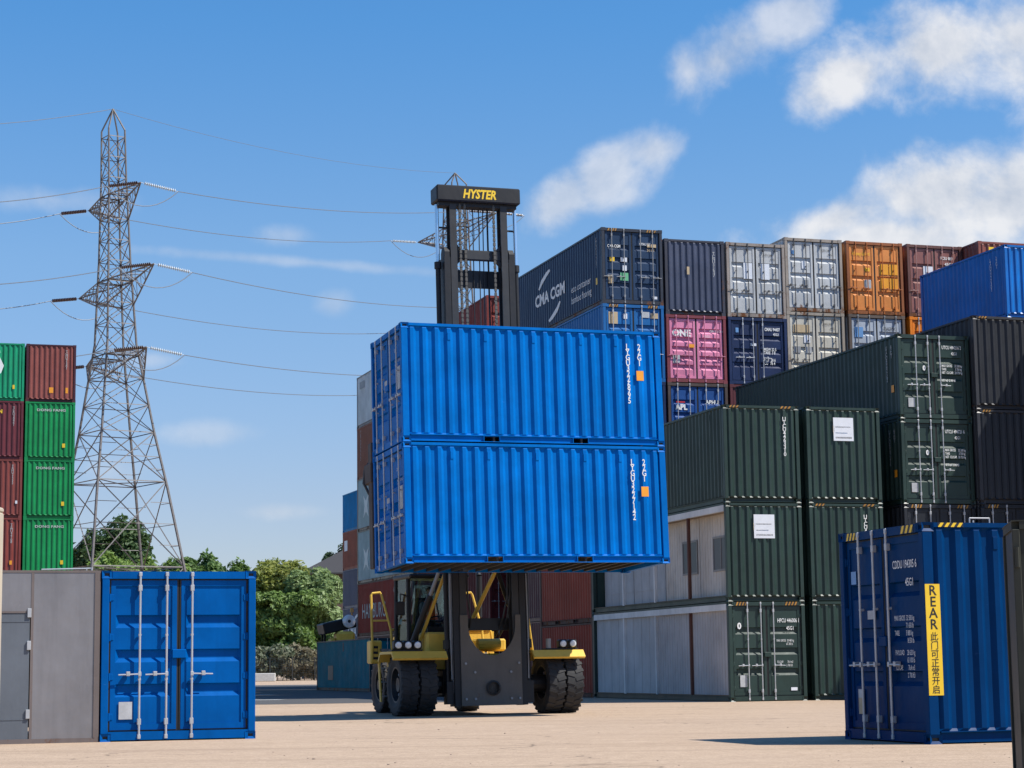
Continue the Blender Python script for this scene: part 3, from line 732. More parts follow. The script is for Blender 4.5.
# ---- 9. green and red stack at the far left
pgs = gcorner(7.47, 103.4); pgs2 = gcorner(7.47-2.52, 103.4)
top = lambda s: [('text', 'end', -.66, HC-.47, .17, s, OLDWHITE, dict(bold=.02, xs=1.38)), ('box', 'end', .60, .62, .14, .2, YELLOWST)]
gsd = dict(near=False, rust=.08, fade=.05)
vl = lambda s: [('text', 'end', .75, HC-.4, .17, vert(s), OLDWHITE, VT)]
container('reddish brown ribbed container on top of three green ones at the left', pgs, 'end', L40, HC, (.26, .075, .06), z=5*HC, frame=(.07, .02, .03), decals=vl('TGHU95301')+[('box', 'end', -.08, .45, .2, .28, ORANGEST), ('box', 'end', .72, .45, .12, .28, ORANGEST)])
container('bright green ribbed container with small white lettering, uppermost of the green three', pgs, 'end', L40, HC, GREEN, z=4*HC, decals=top('DONG FANG'), **gsd)
container('bright green ribbed container with small white lettering, middle of the green three', pgs, 'end', L40, HC, GREEN, z=3*HC, decals=top('DONG FANG'), **gsd)
container('bright green ribbed container with small white lettering, lowest of the green three', pgs, 'end', L40, HC, GREEN, z=2*HC, decals=top('DONG FANG'), **gsd)
hidden(pgs, [(0, HC), (HC, HC)], 'end')
container('teal green container with a white emblem at the left edge, top of its column', pgs2, 'end', L40, HC, TGREEN, z=5*HC, rust=.1, decals=[('text', 'end', -.5, HC-.52, .2, 'FANG', WHITEP, dict(bold=.03)), ('shape', 'end', [(-.1, 1.2), (.1, 1.4), (.22, 1.75), (.1, 2.0), (0, 2.2), (-.15, 2.1), (-.2, 1.6)], WHITEP), ('box', 'end', .66, .6, .1, .2, YELLOWST)])
container('dark maroon container with a yellow mark at the left edge, under the teal green one', pgs2, 'end', L40, HC, (.15, .032, .04), z=4*HC, rust=.2, decals=vl('TCKU30461')+[('text', 'end', -.75, HC-.62, .26, 'TRITON', YELLOWST, dict(bold=.04))])
container('red brown container at the left edge, under the dark maroon one', pgs2, 'end', L40, HC, (.22, .055, .045), z=3*HC, rust=.2, decals=vl('TRHU21773')+[('box', 'end', .9, .7, .1, .15, WHITEST)])
container('brick red container at the left edge just above the grey store door', pgs2, 'end', L40, HC, (.23, .05, .04), z=2*HC, rust=.2, decals=vl('TEMU44108')+[('box', 'end', .68, .6, .12, .2, ORANGEST)])
hidden(pgs2, [(0, HC), (HC, HC)], 'end')

# ---- 10. things close to the camera at both edges of the frame
q = at(1017, 640, 16.4)
t = thing('steel_cabinet', 'olive green steel cabinet close to the camera at the right edge', 'steel cabinet', (q.x, q.y, 0), rad(-9))
olm = paint((.034, .036, .027), .1, .75); ol_shade = paint((.012, .013, .011), .1, .5)
m = MB(); hh = 2.165
for x in (0, 1.94):
    for y_ in (0, .94): m.cbox(x, x+.06, y_, y_+.06, 0, hh-.06, .006)
for z in (0, hh-.06):
    m.box(.06, 1.94, .002, .058, z, z+.06); m.box(.06, 1.94, .942, .998, z, z+.06); m.box(.002, .058, .06, .94, z, z+.06); m.box(1.942, 1.998, .06, .94, z, z+.06)
build('frame', m, olm, t, rotation=None) if False else build('frame', m, olm, t)
m = MB(); m.box(.06, 1.94, .02, .03, .06, hh-.06); m.box(.06, 1.94, .97, .98, .06, hh-.06); build('front_panel', m, olm, t)
m = MB(); m.box(.02, .03, .06, .94, .06, hh-.06); m.box(1.97, 1.98, .06, .94, .06, hh-.06); build('end_panel', m, ol_shade, t)  # side panels near black: their shade is painted into the olive
m = MB(); m.box(.0, 2.0, .0, 1.0, hh+.001, hh+.012); build('lid', m, olm, t)
for z in (.5, 1.8): m = MB(); m.tube((.03, -.02, z), (.03, -.02, z+.16), .02, 8); build('hinge', m, olm, t)
q = at(-1.2, 640, 12.0)
pm = paint((.52, .44, .33), .1, .6)
t = thing('steel_post', 'cream steel post close to the camera at the left edge', 'post', (q.x-.06, q.y, 0), 0)
m = MB(); m.cbox(-.06, .06, -.06, .06, .02, 2.0, .008); build('post_shaft', m, pm, t)
m = MB(); m.cbox(-.06, .06, -.06, .06, 2.001, 2.03, .008); build('cap', m, pm, t)
m = MB(); m.cbox(-.14, .14, -.14, .14, 0, .02, .004); build('base_plate', m, pm, t)


# ------------------------------------------------------------------ lift truck
YT = rad(18.6); O_T = Vector((-.61, 47.22, 0))
M_T = Matrix.Translation(O_T) @ Matrix.Rotation(YT, 4, 'Z')
YEL = paint((.86, .54, .085), .12, .45, .05); BLK = paint((.017, .017, .019), .12, .5, .05); DKG = paint((.035, .036, .038), .15, .5, .05)
TYRE = flat('tyre_rubber', (.028, .028, .03), .75, 0, .5); CHROME = flat('chromed_rod', (.75, .76, .78), .18, .9, .05)
GREYST = flat('grey_step_plate', (.28, .28, .28), .6, .2); CHAINM = flat('lift_chain_steel', (.11, .10, .085), .55, .4); HOSE = flat('black_hydraulic_hose', (.03, .03, .03), .5)
LAMPM = flat('lamp_lens', (.75, .77, .80), .12, .1, .05)
truck = thing('container_lift_truck', 'yellow and black container lift truck with tall black mast, carrying two blue containers', 'lift truck', O_T, YT)

def wheel(name, cx, cy, R, wd, parent, dish):
    T = Matrix.Translation((cx, cy, R)) @ Matrix.Rotation(math.pi/2, 4, 'Y')
    m = MB(); h = wd/2
    m.lathe([(R*.56,-h*.80), (R*.72,-h*.97), (R*.90,-h*.98), (R*.965,-h*.86), (R*.972,-h*.3), (R*.972,h*.3), (R*.965,h*.86), (R*.90,h*.98), (R*.72,h*.97), (R*.56,h*.80)], 40, T)
    n = 24
    for k in range(n):      # tread lugs, staggered
        for sd in (-1, 1):
            a = 2*math.pi*(k+(.5 if sd > 0 else 0))/n
            B = T @ Matrix.Rotation(a, 4, 'Z') @ Matrix.Translation((R*.955, 0, sd*h*.5)) @ Matrix.Rotation(sd*.28, 4, 'X')
            m.box(-.03, R*.036, -.036, .036, -h*.47, h*.50, 0, B)
    w = build('tyre', m, TYRE, parent)
    m = MB()
    m.lathe([(0,-.10*dish), (R*.22,-.12*dish), (R*.26,-.02*dish), (R*.48,.02*dish), (R*.53,-h*.8), (R*.57,-h*.82), (R*.57,h*.82), (R*.53,h*.8), (R*.48,.06), (R*.1,.06), (0,.06)], 28, T)
    build('rim', m, YEL if False else DKG, w)
    m = MB()
    for k in range(12):
        a = 2*math.pi*k/12; B = T @ Matrix.Rotation(a, 4, 'Z')
        m.cbox(R*.36-.028, R*.36+.028, -.028, .028, -.07, .10, .008, 0, B)
    build('wheel_nuts', m, DULL, w)
for x in (-1.87, -1.43, 1.64, 2.08): wheel('front', x, .62, .71, .42, truck, 1)
for x in (-1.20, .88): wheel('rear', x, 4.55, .69, .46, truck, 1)

# chassis, axle, body
m = MB()
m.cbox(-.95, .95, .25, 5.6, .45, 1.0, .03); m.tube((-1.75,.62,.70), (1.95,.62,.70), .20, 14); m.tube((-1.4,4.55,.69), (1.2,4.55,.69), .13, 10)
m.cbox(-1.0, 1.0, .30, .95, .42, 1.05, .04)
build('chassis', m, BLK, truck)
m = MB()
m.prism([(3.0,1.0),(5.95,1.0),(6.1,1.2),(6.05,1.85),(5.6,2.0),(3.0,1.95)], 'x', -.62, 1.1); build('counterweight', m, YEL, truck)
m = MB(); m.cbox(-.55, 1.05, 2.95, 5.5, 1.96, 2.12, .04); build('engine_hood', m, YEL, truck)
m = MB(); m.prism([(1.1,1.0),(2.95,1.0),(2.95,1.40),(1.1,1.40)], 'x', -1.62, 1.15)
m.cbox(-1.25, -.62, .75, 1.5, 1.42, 1.90, .05); m.cbox(-.5, .55, .80, 1.1, 1.0, 1.30, .04)
build('body', m, YEL, truck)
m = MB(); m.cbox(.35, .95, 1.6, 2.5, 1.46, 1.75, .04); m.tube((.2,1.5,1.62), (.75,1.5,1.62), .13, 12); build('hydraulic_tank', m, YEL, truck)
m = MB(); m.tube((.8,3.2,2.3), (.8,3.2,3.3), .07, 10); m.tube((.8,3.2,3.3), (.8,3.35,3.5), .07, 10); build('exhaust_pipe', m, BLK, truck)
for sd, x0, x1 in ((-1, -2.30, -1.02), (1, 1.05, 2.30)):
    m = MB()
    m.prism([(-.16,1.30),(-.10,1.26),(.02,1.40),(1.0,1.40),(1.17,1.22),(1.21,1.26),(1.02,1.46),(0,1.46)], 'x', x0, x1)
    f = build('fender', m, YEL, truck)
    m = MB(); m.cbox(*( (-2.28, -1.55) if sd < 0 else (1.40, 2.20) ), .06, .30, 1.462, 1.50, .008); build('lamp_bracket', m, BLK, f)
    for x in ((-2.13, -1.90, -1.68) if sd < 0 else (1.82, 2.06)):
        m = MB(); m.cbox(x-.105, x+.105, .02, .22, 1.50, 1.70, .03); l = build('work_light', m, BLK, truck)
        m = MB(); m.lathe([(0,.02), (.06,.018), (.075,.0), (.078,-.012)], 14, Matrix.Translation((x,.012,1.60)) @ Matrix.Rotation(math.pi/2, 4, 'X')); build('lens', m, LAMPM, l)
    if sd > 0:
        m = MB(); m.tube((1.5,.15,1.50), (1.5,.15,1.72), .06, 10); build('beacon', m, flat('grey_lamp', (.3,.3,.3), .4), truck)
# cab: frame of posts with glass between
m = MB()
cx0, cx1, cy0, cy1, cz0, cz1 = -1.50, -.10, 1.25, 2.66, 1.42, 3.16
for x in (cx0, cx1):
    m.tube((x+(.03 if x < -1 else -.03), cy0+.22, cz0), (x+(.03 if x < -1 else -.03), cy0+.30, cz1), .055, 8); m.tube((x+(.03 if x < -1 else -.03), cy1-.05, cz0), (x+(.03 if x < -1 else -.03), cy1-.05, cz1), .05, 8)
    m.box(min(x, x+(.06 if x < -1 else -.06)), max(x, x+(.06 if x < -1 else -.06)), cy0+.25, cy1, cz0, cz0+.1)
m.cbox(cx0-.03, cx1+.03, cy0-.05, cy1+.05, cz1, cz1+.10, .03)
m.prism([(cy0,cz0-.4),(cy1,cz0-.4),(cy1,cz0),(cy0-.0,cz0)], 'x', cx0, cx1)
m.prism([(cy0+.05,cz0),(cy0+.32,cz0),(cy0+.32,cz0+.52),(cy0+.12,cz0+.62)], 'x', cx0+.45, cx1+.02)
m.box(cx0+.02, cx1-.02, cy1-.07, cy1-.02, cz0, cz0+.7)
cab = build('cab', m, BLK, truck)
CABG, nt, bs = new_mat('cab_glass'); bs.inputs['Base Color'].default_value = (.55, .66, .68, 1); bs.inputs['Roughness'].default_value = .03; bs.inputs['Metallic'].default_value = 1.0
tr_ = N(nt, 'BsdfTransparent'); tr_.inputs[0].default_value = (.80, .88, .88, 1); mx_ = N(nt, 'MixShader'); mx_.inputs[0].default_value = .10
L(nt, tr_.outputs[0], mx_.inputs[1]); L(nt, bs.outputs[0], mx_.inputs[2]); L(nt, mx_.outputs[0], [n for n in nt.nodes if n.type == 'OUTPUT_MATERIAL'][0].inputs[0])
for nm, bx_ in (('windscreen', (cx0+.07, cx1-.07, cy0+.245, cy0+.25, cz0+.5, cz1)), ('side_window', (cx0+.025, cx0+.03, cy0+.35, cy1-.1, cz0+.1, cz1)), ('side_window', (cx1-.03, cx1-.025, cy0+.35, cy1-.1, cz0+.1, cz1)), ('rear_window', (cx0+.07, cx1-.07, cy1-.05, cy1-.045, cz0+.7, cz1))):
    m = MB(); m.box(*bx_); build(nm, m, CABG, cab)
m = MB(); m.path([(cx0-.02, cy0+.25, 2.75), (cx0-.22, cy0+.05, 2.80), (cx0-.24, cy0+.05, 2.55)], .015, 6); m.cbox(cx0-.36, cx0-.12, cy0+.02, cy0+.06, 2.30, 2.62, .02); build('mirror', m, BLK, cab)
m = MB(); m.cbox(-1.05, -.55, 1.98, 2.50, 1.86, 2.0, .05); m.cbox(-1.03, -.57, 2.44, 2.58, 1.95, 2.75, .05); m.tube((-.80,2.2,1.42), (-.80,2.2,1.88), .1, 10); build('driver_seat', m, flat('seat_fabric', (.02,.02,.022), .9), cab)
m = MB(); T = Matrix.Translation((-.78,1.72,2.17)) @ Matrix.Rotation(rad(-35), 4, 'X')
m.path([T @ Vector((.19*math.cos(a), .19*math.sin(a), 0)) for a in [2*math.pi*k/20 for k in range(21)]], .016, 6); m.tube(T @ Vector((0,0,0)), (-.78,1.50,1.85), .025, 8); m.tube(T @ Vector((-.18,0,0)), T @ Vector((.18,0,0)), .014, 6)
build('steering_wheel', m, BLK, cab)
# access ladders and handrails
def rail(pts, r=.024): m = MB(); m.path(pts, r, 8); return build('handrail', m, YEL, truck)
for sgn, xo in ((-1, -1.58), (1, .75)):
    y0 = 2.72 if sgn < 0 else 2.78
    m = MB()
    xs = (xo-.26, xo+.18)
    zt = 1.55
    m.prism([(y0-.05,.30),(y0+.06,.30),(y0+.32,zt+.08),(y0+.18,zt+.08)], 'x', xs[0], xs[0]+.03); m.prism([(y0-.05,.30),(y0+.06,.30),(y0+.32,zt+.08),(y0+.18,zt+.08)], 'x', xs[1]-.03, xs[1])
    ld = build('ladder', m, YEL, truck)
    for k in range(4):
        z = .42+k*.33; y = y0+.02+k*.06
        s_ = MB(); s_.box(xs[0]+.03, xs[1]-.03, y-.07, y+.13, z, z+.03); build('step', s_, GREYST, ld)
    m = MB(); m.box(xs[0]-.02, xs[1]+.3, y0+.2, y0+1.1, 1.50, 1.55); build('platform', m, GREYST, ld)
    xr = -1.99 if sgn < 0 else .31; yr = y0+.15
    rail([(xr, yr, 1.52), (xr-.03, yr, 2.82), (xr, yr, 2.87), (xr+.19, yr, 2.89), (xr+.23, yr, 2.82), (xr+.42, yr-.15, 1.98), (xr+.45, yr-.2, .95)], .030)
    rail([(xr+.41, yr-.15, 2.0), (xr+.60, yr-.1, 2.0), (xr+.65, yr-.1, 1.95), (xr+.76, yr, 1.5)], .028)
    rail([(xr, yr, 2.22), (xr+.36, yr-.1, 2.22)], .022)
    rail([(xr+.42, yr-.15, 1.74), (xr+.70, yr-.05, 1.74)], .022)
m = MB(); m.cbox(-2.02, -1.74, 2.92, 3.3, 1.2, 1.75, .03); tb = build('battery_box', m, YEL, truck)
m = MB(); 
m.box(-1.95, -1.945, 2.910, 2.919, 1.30, 1.62)
for z in (1.30, 1.43, 1.56): m.box(-1.96, -1.82, 2.910, 2.919, z, z+.06)
build('vent_slots', m, BLK, tb)

# mast, leaning back a little
mast = bpy.data.objects.new('mast', None); C.objects.link(mast); mast.parent = truck; mast.location = (.06, 0, .22); mast.rotation_euler = (rad(-2.3), rad(-.25), 0)
def mbx(*a): return a
m = MB()
for s in (-1, 1):       # outer channels
    a, b = sorted((s*.87, s*.725)); m.box(a, b, -.02, .02, 0, 10.45); m.box(a, b, .36, .40, 0, 10.45); a, b = sorted((s*.87, s*.83)); m.box(a, b, .02, .36, 0, 10.45)
    a, b = sorted((s*.86, s*.74)); m.prism([(-.02,10.45),(.30,10.45),(.30,10.58),(.22,10.70),(.06,10.70),(-.02,10.58)], 'x', a, b)
    a, b = sorted((s*1.04, s*.875)); m.box(a, b, .05, .33, .05, .55); m.box(a, b, .1, .3, 1.3, 1.5)
m.box(-.725, .725, .30, .355, 9.80, 10.22); m.box(-.725, .725, .32, .39, 5.0, 5.3); m.box(-.725, .725, .365, .405, 1.72, 2.0)
build('outer_mast', m, BLK, mast)
m = MB()
pl = [(-.86,0), (.86,0), (.86,2.05), (.60,2.05)]
for k in range(61):
    a = math.pi*k/60; pl.append((.03+.57*math.cos(a), 1.85-.72*math.sin(a)))
pl += [(-.56,2.05), (-.86,2.05)]
n_ = len(pl)
# concave plate, built as quads between its outline and its lower edge
m2 = pl[4:-2]
for (xa, za), (xb, zb) in zip(m2, m2[1:]): m.box(min(xa,xb), max(xa,xb), -.06, -.021, 0, (za+zb)/2)
m.box(.60, .725, -.06, -.021, 0, 2.05); m.box(-.725, -.54, -.06, -.021, 0, 2.05)
m.lathe([(.0,0), (.15,0), (.17,.02), (.17,.05), (.13,.06)], 24, Matrix.Translation((.03,-.06,.39)) @ Matrix.Rotation(math.pi/2, 4, 'X'), 1)
bp_ = build('base_plate', m, [paint((.13, .118, .104), .35, .75), BLK], mast)
m = MB()
for x in (-.62, -.40, .46, .66):
    for z in (.15, .95 if abs(x) > .5 else .75): m.tube((x, -.085, z), (x, -.06, z), .03, 6)
build('bolts', m, DULL, bp_)
for x, dx in ((-.50, .10), (.56, -.08), (.50, -.12)):
    m = MB(); m.path([(x, .12, 3.1), (x+dx*.2, .10, 2.5), (x+dx, .16, 2.0), (x+dx*1.3, .40, 1.75), (x+dx, .8, 1.6)], .022, 7); build('hydraulic_hose', m, HOSE, mast)
for s in (-1, 1):
    m = MB(); m.box(*sorted((s*.875, s*.885)), .05, .30, .3, 3.0); m.path([(s*.92, .04, .6), (s*.93, .03, 1.6), (s*.92, .04, 3.0)], .016, 6); build('cable_guard', m, DULL, mast)
m = MB()
for s in (-1, 1):       # inner channels
    a, b = sorted((s*.71, s*.55)); m.box(a, b, -.015, .02, .3, 11.75); m.box(a, b, .25, .29, .3, 11.75); a, b = sorted((s*.65, s*.61)); m.box(a, b, .02, .25, .3, 11.75)
m.cbox(-.565, .565, .05, .18, 10.42, 10.66, .02); m.box(-.565, .565, .05, .18, 5.6, 5.9)
for s in (-1, 1):
    for z0, d in ((10.66, 1), (10.42, -1)):
        m.prism([(s*.565, z0), (s*.42, z0), (s*.565, z0+d*.16)], 'y', .06, .17)
build('inner_mast', m, DKG, mast)
m = MB(); m.cbox(-1.05, 1.03, -.12, .42, 11.79, 12.18, .03); m.box(-.98, .96, -.0, .3, 11.70, 11.79)
ch = build('crosshead', m, BLK, mast)
vs, fs = text_geo('HYSTER', .30, .035, .22, 1.0, .78, 'CENTER'); m = MB(); m.add([(x, -.123, 11.88+y) for x, y in vs], fs)
link('lettering', m.mesh('lettering', False), YELLOWST, ch)
for s in (-1, 1):
    x = s*.97
    m = MB(); m.tube((x,.20,.55), (x,.20,10.25), .058, 14); m.tube((x,.20,10.2), (x,.20,10.36), .085, 14); cy = build('lift_cylinder', m, BLK, mast)
    m = MB(); m.tube((x,.20,10.3), (x,.20,11.76), .048, 14); build('piston_rod', m, CHROME, cy)
    m = MB(); m.box(*sorted((x-.02*s, x-.28*s)), .24, .27, 11.2, 11.24); build('clamp', m, DKG, cy)
for x, dxs in ((-.40, (-.06, .06)), (.38, (0,))):
    for dx in dxs:
        m = MB(); z = 3.4
        while z < 11.7:
            m.box(x+dx-.028, x+dx+.028, -.02, .02, z, z+.075); m.box(x+dx-.018, x+dx+.018, -.012, .012, z+.075, z+.11); z += .11
        build('lift_chain', m, CHAINM, mast)
for x in (-.05, .10, .20):
    m = MB(); m.path([(x, .30, 3.4), (x+.01, .29, 5), (x-.02, .29, 8), (x, .28, 11.72)], .013, 6); build('hydraulic_hose', m, HOSE, mast)
m = MB(); m.tube((-.24,.25,3.4), (-.24,.25,11.7), .022, 8); m.tube((.30,.25,3.4), (.30,.25,11.7), .022, 8); build('guide_pipe', m, BLK, mast)
for p0, p1 in ((Vector((-1.56, 1.15, 1.45)), Vector((-1.0, .42, 3.4))), (Vector((1.30, 1.15, 1.40)), Vector((.88, .42, 3.4)))):
    mid = p0.lerp(p1, .66); m = MB(); m.tube(p0, mid, .075, 12); tc = build('tilt_cylinder', m, BLK, truck)
    m = MB(); m.tube(mid, p1, .045, 12); build('piston_rod', m, DULL, tc)
    m = MB(); m.tube(p0+Vector((.17, .06, 0)), p1+Vector((.10, .06, -.2)), .04, 8); build('brace', m, YEL, truck)
m = MB(); m.tube((-.12, 1.25, 1.95), (.36, .46, 3.35), .05, 8); build('brace', m, YEL, truck)
m = MB(); m.tube((.36, .46, 3.35), (.86, .9, 2.35), .055, 8); build('brace', m, BLK, truck); m = MB(); m.tube((-.36, .46, 3.35), (-.78, .8, 2.35), .055, 8); build('brace', m, BLK, truck)
# carriage and side-lift spreader behind the load
spr = bpy.data.objects.new('spreader', None); C.objects.link(spr); spr.parent = truck; spr.matrix_world = M_li
SPB = paint((.055, .035, .028), .35, .6)
y = 2.438
m = MB(); m.cbox(.15, 5.9, y+.10, y+.42, 2*STD-.75, 2*STD-.30, .02); m.cbox(2.0, 4.05, y+.25, y+.55, 2*STD-1.9, 2*STD-.3, .02); m.cbox(.15, 5.9, y+.12, y+.36, STD-.6, STD-.3, .02); build('beam', m, SPB, spr)
for x in (-.02, 6.08-.18):
    m = MB(); m.cbox(x, x+.2, y+.03, y+.32, .12, STD+.35, .02); m.cbox(x-.02 if x < 1 else x, x+.22, y+.03, y+.62, STD-.55, STD-.1, .02)
    build('spreader_arm', m, SPB, spr)
m = MB(); m.path([(.1, y+.45, STD-.9), (-.05, y+.6, STD-.5), (-.02, y+.6, STD-.2), (.15, y+.5, STD+.1)], .03, 6); build('hydraulic_hose', m, HOSE, spr)
m = MB(); m.tube((.45, y+.3, 2*STD-.4), (1.0, y+.6, 2*STD+.65), .028, 6); build('stay', m, BLK, spr)

# ------------------------------------------------------------------ the driver
def person():
    base = truck.matrix_world if False else M_T
    t = thing('person', 'driver in an orange high visibility vest seated in the cab of the lift truck', 'person', M_T @ Vector((-.78, 2.12, 1.42)), YT)
    # skeleton: x right, y back (faces -y), z up; seat at z=.58
    J = {'pel': (0,.02,.68), 'spi': (0,.06,.86), 'che': (0,.03,1.06), 'nec': (0,.0,1.27), 'hb': (0,-.02,1.36), 'hm': (0,-.035,1.46), 'ht': (0,-.02,1.55)}
    R = {'pel': .15, 'spi': .135, 'che': .155, 'nec': .058, 'hb': .075, 'hm': .095, 'ht': .06}
    E_ = [('pel','spi'), ('spi','che'), ('che','nec'), ('nec','hb'), ('hb','hm'), ('hm','ht')]
    for s, k in ((-1,'l'), (1,'r')):
        J.update({'sh'+k: (s*.19,.02,1.18), 'el'+k: (s*.25,-.10,.95), 'wr'+k: (s*.16,-.34,.93), 'hip'+k: (s*.10,.0,.64), 'kn'+k: (s*.14,-.42,.62), 'an'+k: (s*.14,-.50,.20), 'to'+k: (s*.15,-.66,.14)})
        R.update({'sh'+k: .075, 'el'+k: .052, 'wr'+k: .036, 'hip'+k: .105, 'kn'+k: .075, 'an'+k: .05, 'to'+k: .045})
        E_ += [('che','sh'+k), ('sh'+k,'el'+k), ('el'+k,'wr'+k), ('pel','hip'+k), ('hip'+k,'kn'+k), ('kn'+k,'an'+k), ('an'+k,'to'+k)]
        # five fingers closed round the wheel rim
        for q in range(5):
            a, b, c_ = 'f%d1%s' % (q,k), 'f%d2%s' % (q,k), 'f%d3%s' % (q,k)
            if q < 4:
                dz = .03-.02*q; ln = (.95, 1.05, 1.0, .82)[q]
                J.update({a: (s*.155+.0,-.40,.93+dz), b: (s*.155-s*.012,-.40-.040*ln,.935+dz), c_: (s*.155-s*.03,-.40-.052*ln,.905+dz)})
            else: J.update({a: (s*.135,-.37,.955), b: (s*.11,-.40,.975), c_: (s*.10,-.43,.965)})
            R.update({a: .011, b: .009, c_: .008}); E_ += [('wr'+k, a), (a, b), (b, c_)]
    names = list(J); me = bpy.data.meshes.new('body')
    me.from_pydata([J[n] for n in names], [(names.index(a), names.index(b)) for a, b in E_], [])
    o = bpy.data.objects.new('body', me); C.objects.link(o)
    o.modifiers.new('s', 'SKIN')
    sv = me.skin_vertices[0].data
    for i, n in enumerate(names): sv[i].radius = (R[n], R[n]*(.72 if n in ('che','spi','pel') else 1)); sv[i].use_root = (n == 'pel')
    sd = o.modifiers.new('d', 'SUBSURF'); sd.levels = 2; sd.render_levels = 2
    bpy.context.view_layer.update()
    me2 = bpy.data.meshes.new_from_object(o.evaluated_get(bpy.context.evaluated_depsgraph_get()))
    bpy.data.objects.remove(o)
    for p in me2.polygons:
        c_ = p.center; p.use_smooth = True
        arm = abs(c_.x) > .2 and c_.z > .85
        if c_.z > 1.235 or (c_.y < -.33 and c_.z > .8): p.material_index = 0
        elif c_.z < .74 or c_.y < -.2 and c_.z < .78: p.material_index = 2
        else: p.material_index = 1
    skin = flat('skin', (.48, .27, .19), .55, 0, .12); sleeve = flat('grey_sweater', (.12, .16, .17), .9); trous = flat('dark_trousers', (.02, .024, .035), .9); vest = flat('high_visibility_orange', (.85, .14, .03), .7, 0, .1)
    b = link('body', me2, [skin, sleeve, trous], t)
    # vest over the chest, hair, face
    m = MB(); prof = [(.175,.80), (.172,.95), (.182,1.08), (.165,1.18), (.10,1.245)]
    vs = []; n = 20
    for i in range(n):
        a = 2*math.pi*i/n
        for r, z in prof: vs.append((r*1.12*math.cos(a), .035+r*.82*math.sin(a), z))
    m.add(vs, [(i*5+k, ((i+1) % n)*5+k, ((i+1) % n)*5+k+1, i*5+k+1) for i in range(n) for k in range(4)]); build('vest', m, vest, t, smooth=True)
    m = MB(); vs = []
    for i in range(16):
        a = 2*math.pi*i/16
        for k in range(6):
            e = rad(5)+k*rad(84)/5; z = 1.465+.118*math.sin(e); r = .104*math.cos(e)
            if math.sin(a) < -.35 and k == 0: z += .05
            vs.append((r*math.cos(a), -.02+r*1.12*math.sin(a), z))
    m.add(vs, [(i*6+k, ((i+1) % 16)*6+k, ((i+1) % 16)*6+k+1, i*6+k+1) for i in range(16) for k in range(5)]+[tuple(i*6+5 for i in range(16))]); build('hair', m, flat('short_grey_hair', (.22, .19, .16), .9), t, smooth=True)
    m = MB()
    for s in (-1, 1):
        m.lathe([(0,-.011), (.009,-.006), (.011,0), (.009,.006), (0,.011)], 8, Matrix.Translation((s*.035,-.118,1.455)), 1)
        m.lathe([(0,-.03), (.016,-.018), (.02,0), (.016,.02), (0,.03)], 8, Matrix.Translation((s*.097,-.02,1.445)) @ Matrix.Scale(.5, 4, (1,0,0)))
    m.prism([(-.10,1.40), (-.145,1.408), (-.11,1.46)], 'x', -.014, .014); m.cbox(-.028, .028, -.118, -.10, 1.372, 1.384, .004, 2)
    build('face', m, [skin, BLACKP, flat('lips', (.35, .13, .11), .5)], t)
person()

# ------------------------------------------------------------------ second machine beyond the teal container
q = at(329, 690, 119)
t = thing('forklift_truck', 'yellow and black lift truck with a round white lamp, mostly hidden behind the teal container', 'lift truck', (q.x+.55, q.y, 0), YAW-rad(4))
m = MB(); m.cbox(-.85, .85, -1.4, 1.9, .5, 1.55, .1); m.cbox(-.30, .75, -1.4, .0, 1.55, 3.25, .14); m.cbox(-.62, -.32, -1.2, -.2, 1.55, 2.9, .08); build('body', m, YEL, t)
m = MB(); m.cbox(-.80, .80, .1, 1.5, 1.55, 1.65, .03)
for x in (-.75, .75): m.tube((x,.2,1.6), (x,.2,3.3), .05); m.tube((x,1.45,1.6), (x,1.3,3.3), .05)
build('cab', m, BLK, t)
m = MB(); m.cbox(-1.05, .85, -1.1, 1.4, -.42, .22, .06, 0, Matrix.Translation((0, .1, 3.72)) @ Matrix.Rotation(rad(-13), 4, 'Y')); m.tube((-.9,-.6,1.6), (-.9,-.6,3.3), .05); build('engine_cover', m, BLK, t)
T = Matrix.Translation((.42, -1.20, 3.82)) @ Matrix.Rotation(math.pi/2, 4, 'X')
m = MB(); m.lathe([(0,.14), (.2,.14), (.36,.10), (.38,.02), (.3,-.08), (0,-.10)], 20, T); hl_ = build('headlight', m, LAMPM, t)
m = MB(); m.lathe([(0,.15), (.09,.15), (.1,.12)], 14, T); build('bulb', m, DKG, hl_)
m = MB(); m.tube((.72,-.4,3.9), (.72,-.4,4.35), .04, 8); m.tube((.72,-.4,4.35), (.72,-.4,4.60), .12, 12, .09); build('beacon', m, flat('amber_lens', (.8, .33, .03), .2), t)
for x in (-.75, .75):
    for yy in (-.9, 1.4):
        m = MB(); m.lathe([(.25,-.16), (.5,-.18), (.56,-.1), (.56,.1), (.5,.18), (.25,.16)], 24, Matrix.Translation((x, yy, .56)) @ Matrix.Rotation(math.pi/2, 4, 'Y')); wv = build('tyre', m, TYRE, t)
        m = MB(); m.tube((x-.13, yy, .56), (x+.13, yy, .56), .28, 16); build('rim', m, YEL, wv)

